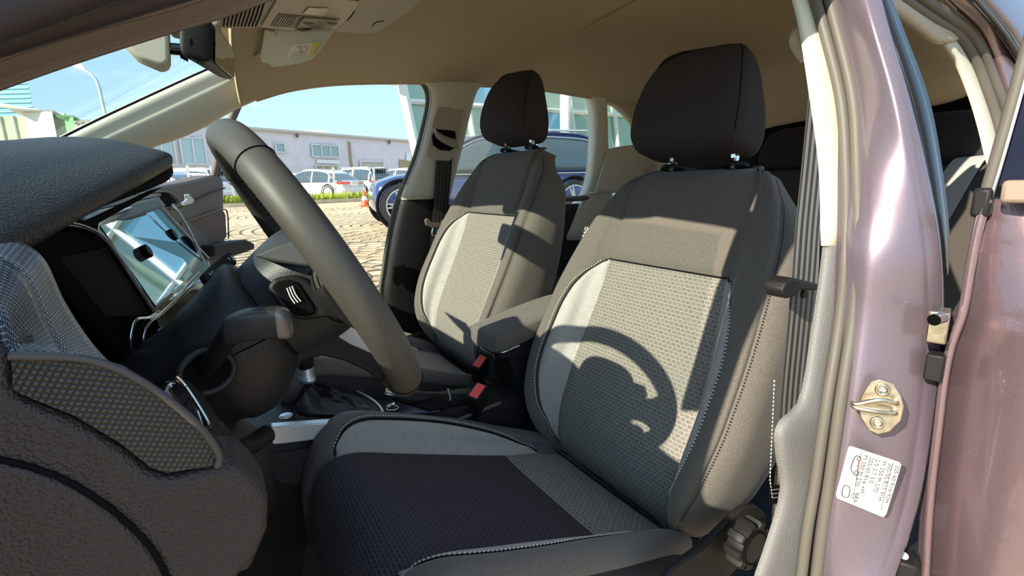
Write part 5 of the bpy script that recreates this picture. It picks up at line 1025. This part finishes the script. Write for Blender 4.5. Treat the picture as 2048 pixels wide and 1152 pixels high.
    if suv: slab('roof_spoiler', [Q(-.40*L, -Wd*.36, 1.66*hs_), Q(-.40*L, Wd*.36, 1.66*hs_), Q(-.465*L, Wd*.34, 1.60*hs_), Q(-.465*L, -Wd*.34, 1.60*hs_)], (0, 0, -.04), BLACK, r, b=.01)
    slab('number_plate', [Q(-.505*L, -.26, .72), Q(-.505*L, .26, .72), Q(-.505*L, .26, .84), Q(-.505*L, -.26, .84)], -fwd*.01, WHITE, r, b=0); return r
BLUE = mat('blue_metallic', (.045, .075, .20), .22, .6, coat=1.); WHT = mat('white_car_paint', (.78, .79, .82), .25, coat=1.); SLV = mat('silver_blue_paint', (.35, .42, .55), .25, .5, coat=1.)
fw_ = pD(806, 420, 9.1); rw_ = pD(1120, 420, 10.1); hd_ = nz((fw_-rw_)*A([1, 1, 0])); LS = 4.8; sd_ = A([-hd_[1], hd_[0], 0]); sd_ = sd_ if sd_@(CAM-fw_) > 0 else -sd_
ctr = A([fw_[0], fw_[1], 0])-hd_*(.40*LS)-sd_*.9; ctr[2] = gz(*ctr[:2])
make_car('dark blue sport utility car parked outside the far doors', ctr, hd_, BLUE, LS, 1.70, 1.96, .395, name='sport_utility_car', wf=.40)
WHG = 'white cars parked along the fence'
for px_, D_, hd2, su, lab, pt in ((800, 34, (.35, -.9), True, 'white car half hidden behind the blue car front', WHT), (712, 30.5, (.55, -.85), True, 'white estate car with dark rear window, parked by the fence', WHT), (640, 26.5, (.6, -.8), False, 'white saloon car with red tail lamp, left of the white estate', WHT),
        (375, 27, (.8, -.6), True, 'white van-like car partly hidden behind the open door top', WHT), (318, 24, (.8, -.6), False, 'pale blue saloon parked beyond the open front door', SLV), (590, 33, (.6, -.8), False, 'white saloon seen just beside the steering wheel rim', WHT)):
    g_ = gp(px_, D_); make_car(lab, g_, hd2, pt, 4.6, 1.62 if su else 1.48, 1.85, .34, su, WHG if pt is WHT else None)
# glass showroom on the right with its leaning corner
GY = -13.2; gt = thing('glass_showroom', 'modern showroom with leaning green glass front behind the blue car', 'building', pY(850, 400, GY))
qg = lambda x, y, o=0.: pY(x, y, GY)+A([0, o, 0])
GGL = mat('green_glass', (.30, .42, .32), .08, .35); GM = mat('pale_steel', (.70, .76, .70), .45); GIN = mat('showroom_beige', (.50, .50, .40), .7, var=(.6, .3))
cT, cB = qg(792, 120), qg(846, 372)
slab('main_block', [cB+A([-3.2, -1.5, -2]), cT+A([-3.4, -1.5, 2.5]), A([-24, GY-1, cT[2]+2.5]), A([-24, GY-1, cB[2]-2])], (0, -6, 0), GIN, gt, b=0)
cT2 = cT+(cT-cB)*.5
npan = 8; X0 = lambda z: cB[0]+(cT[0]-cB[0])*(z-cB[2])/(cT[2]-cB[2]); zs = [cB[2]-1.5, cB[2]+.4, cB[2]+2.3, cB[2]+4.2, cB[2]+6.2, cB[2]+8.2]
for k in range(npan):
    for j in range(len(zs)-1):
        xa, xb = (lambda z: X0(z)-k*1.9), (lambda z: X0(z)-(k+1)*1.9); z0, z1 = zs[j]+.04, zs[j+1]-.04
        slab('glass_pane', [(xa(z0)-.03, GY, z0), (xb(z0)+.03, GY, z0), (xb(z1)+.03, GY, z1), (xa(z1)-.03, GY, z1)], (0, -.03, 0), GGL if (k+j) % 3 else mat('blue_glass', (.25, .50, .58), .06, .4), gt, b=0)
for k in range(npan+1): tube('mullion', [(X0(zs[0])-k*1.9, GY+.05, zs[0]), (X0(zs[-1])-k*1.9, GY+.05, zs[-1])], .09 if k else .14, GM, gt, n=2, seg=6)
for z in zs: tube('transom', [(X0(z), GY+.05, z), (X0(z)-npan*1.9, GY+.05, z)], .08, GM, gt, n=2, seg=6)
for k, x in enumerate((-9.5, -12.6, -15.5)): tube('steel_column', [(x, GY+.9, cB[2]-1.5), (x, GY+.9, cT2[2])], .17, GM, gt, n=2, seg=12)
tube('canopy_beam', [(-5.5, GY+.9, cB[2]+4.1), (-20, GY+.9, cB[2]+5.6)], .16, GM, gt, n=2, seg=8); tube('brace', [(-9.4, GY+.9, cB[2]+3.2), (-12.7, GY+.9, cB[2]+6.4)], .06, GM, gt, n=2, seg=6)
cc_ = thing('security_camera', 'small white security camera on the showroom corner', 'camera', qg(778, 168)); box('camera_body', qg(780, 166, .2), (.32, .16, .16), WHITE, cc_, b=.02); tube('camera_arm', [qg(786, 163, .2), qg(800, 160, .1)], .04, WHITE, cc_, n=3, seg=8)
# things seen through the windscreen
lp = thing('street_lamp', 'white street lamp with curved pole seen through the windscreen', 'street lamp', gp(210, 30))
tube('pole', [gp(222, 28), pD(222, 330, 28), pD(212, 240, 28), pD(205, 205, 28), pD(196, 168, 28), pD(184, 150, 28), pD(168, 138, 28)], [.11, .08, .06], mat('galvanised', (.45, .5, .5), .5), lp, n=30, seg=8)
loft('lamp_head', [[pD(x, y, 28)+A([math.cos(a)*r*.7, 0, math.sin(a)*r*.5]) for a in np.linspace(0, 6.283, 16, endpoint=False)] for x, y, r in ((146, 127, .06), (150, 128, .28), (158, 132, .34), (166, 137, .22), (172, 142, .08))], mat('lamp_cream', (.75, .73, .62), .5), lp, nv=12)
def far_building(nm, lab, x0, x1, ytop, D, m, dep=10, cat='building'):
    a, b = pD(x0, ytop, D), pD(x1, ytop, D); o = thing(nm, lab, cat, (a+b)/2*A([1, 1, 0])); z = (a[2]+b[2])/2; f = nz(ray((x0+x1)/2, ytop)*A([1, 1, 0]))
    slab('walls', [A([a[0], a[1], 0]), A([b[0], b[1], 0]), A([b[0], b[1], z]), A([a[0], a[1], z])], f*dep, m, o, b=0); return o, a, b, z, f
CB = mat('blue_cladding', (.20, .48, .60), .5); o_, a_, b_, z_, f_ = far_building('clad_tower', 'blue corrugated tower seen through the windscreen edge', -120, 52, 150, 40, CB)
for k in range(22): tube('cladding_rib', [A([a_[0], a_[1], z_-.35*k])-f_*.05, A([b_[0], b_[1], z_-.35*k])-f_*.05], .06, mat('blue_cladding_light', (.35, .62, .70), .5), o_, n=2, seg=5)
o_, a_, b_, z_, f_ = far_building('storage_shed', 'green grey shed with sloping roof beyond the windscreen', -80, 130, 232, 36, mat('shed_green', (.42, .48, .34), .8, var=(1, .2)), 3.5)
for k in range(9): p = a_+(b_-a_)*k/8; tube('wall_rib', [A([p[0], p[1], 0])-f_*.1, A([p[0], p[1], z_])-f_*.1], .09, mat('shed_rib', (.55, .58, .48), .7), o_, n=2, seg=6)
tube('roof_verge', [a_+A([0, 0, 1.2])-f_*.2, b_-f_*.2], .16, mat('shed_rib', (.55, .58, .48), .7), o_, n=2, seg=6)
o_, a_, b_, z_, f_ = far_building('site_cabin', 'white rooftop cabin seen through the windscreen', 48, 104, 224, 34, mat('cabin_white', (.75, .76, .70), .7), 3); box('cabin_roof', (a_+b_)/2+f_*1.5+A([0, 0, .08]), (2.2, 3.2, .12), ROOFM, o_, b=0); 
o_, a_, b_, z_, f_ = far_building('green_container', 'small green container standing next to the white cabin', 128, 146, 234, 33, mat('container_green', (.16, .42, .18), .6), 2); box('container_lid', (a_+b_)/2+f_*1+A([0, 0, .05]), (.9, 2.1, .1), mat('container_green', (.16, .42, .18), .6), o_, b=0)
o_, a_, b_, z_, f_ = far_building('low_workshop', 'low pale workshop with ridged roof near the far pillar', 136, 222, 246, 40, mat('workshop_wall', (.52, .52, .40), .8, var=(1, .15)), 8)
for k in range(8): p = a_+(b_-a_)*k/7; box('roof_ridge', p+f_*3+A([0, 0, .12]), (.3, 6, .25), ROOFM, o_, b=0)
# ---------------------------------------------------------------- block paving laid in fans
PV = [mat('paver_sand', (.46, .36, .21), .9, var=(6, .15)), mat('paver_pale', (.52, .42, .27), .9, var=(6, .15)), mat('paver_tan', (.40, .30, .175), .9, var=(6, .15))]
def pix(p): c = MC@(A(p)-CAM); return (CX+F*c[0]/c[2], CY+F*c[1]/c[2], c[2]) if c[2] > .1 else (-1, -1, -1)
def vis_(p):
    x, y, d = pix(p); return d > 0 and ((446 < x < 640 and 418 < y < 575 and y > 400) or (640 <= x < 860 and 405 < y < 640 and x > 560+(y-330)*.62-60) or (448 < x < 520 and y < 560))
cand = []; PC = [tuple(pZ(x_, y_, z_)[:2]) for x_, y_, z_ in ((610, 566, .12), (790, 452, .28), (560, 420, .38), (740, 640, .06), (640, 428, .36))]
for cx_, cy_ in PC:
    for ir in range(1, 22):
        r0 = ir*.185; n_ = max(6, int(2*math.pi*r0/.25))
        for k in range(n_):
            a = 2*math.pi*(k+.5*(ir % 2))/n_; p = A([cx_+math.cos(a)*r0, cy_+math.sin(a)*r0, 0])
            if min((p[0]-u_)**2+(p[1]-v_)**2-(0 if (u_, v_) == (cx_, cy_) else 0) for u_, v_ in PC) < r0*r0-.001: continue
            p[2] = gz(p[0], p[1])
            if vis_(p): cand.append((pix(p)[2], p, a, r0, n_))
cand.sort(key=lambda c: c[0])
def paver_mesh(p, a, r0, n_, V, Fc):
    o = len(V); ha = math.pi/n_-.006/max(r0, .13); ce = A([p[0]-math.cos(a)*r0, p[1]-math.sin(a)*r0, 0])
    for z in (p[2]-.01, p[2]+.008+random.uniform(-.0015, .0015)):
        for rr_, aa in ((r0-.073, a-ha), (r0+.073, a-ha), (r0+.073, a+ha), (r0-.073, a+ha)): V.append(ce+A([math.cos(aa)*rr_, math.sin(aa)*rr_, z]))
    Fc += [(o, o+3, o+2, o+1), (o+4, o+5, o+6, o+7), (o, o+1, o+5, o+4), (o+1, o+2, o+6, o+5), (o+2, o+3, o+7, o+6), (o+3, o, o+4, o+7)]
for c in cand[:300]:
    V = []; Fc = []; paver_mesh(*c[1:], V, Fc); mk('paver', V, Fc, random.choice(PV), ground, smooth=False)
slab('sand_bed', [A([x_, y_, gz(x_, y_)+.0]) for x_, y_ in ((4, -2.2), (4, -7.8), (-12, -7.8), (-12, -2.2))], (0, 0, .003), mat('dark_joint_sand', (.10, .07, .04), 1.), ground, b=0); slab('sand_bed', [A([x_, y_, gz(x_, y_)+.0]) for x_, y_ in ((4, -7.8), (4, -17.5), (-12, -17.5), (-12, -7.8))], (0, 0, .003), mat('dark_joint_sand', (.10, .07, .04), 1.), ground, b=0)
V = []; Fc = []
for c in cand[300:9000]: paver_mesh(*c[1:], V, Fc)
if V: mk('farther_pavers', V, Fc, PV[1], ground, smooth=False, kind='stuff')
# paving seen in the gap behind the door pillar
n_p = 0
for ix in range(-14, 14):
    for iy in range(0, 12):
        x, y = -1.0+ix*.205+(iy % 2)*.1, 1.0+iy*.105
        V = []; Fc = []; z = gz(x, y)
        for zz in (z-.02, z+.018):
            for sx_, sy_ in ((-.097, -.047), (.097, -.047), (.097, .047), (-.097, .047)): V.append(A([x+sx_, y+sy_, zz]))
        Fc = [(0, 3, 2, 1), (4, 5, 6, 7), (0, 1, 5, 4), (1, 2, 6, 5), (2, 3, 7, 6), (3, 0, 4, 7)]
        if n_p == 0: VV, FF = [], []
        o = len(VV); VV += V; FF += [tuple(q_+o for q_ in f) for f in Fc]; n_p += 1
mk('near_pavers', VV, FF, PV[2], ground, smooth=False, kind='stuff')
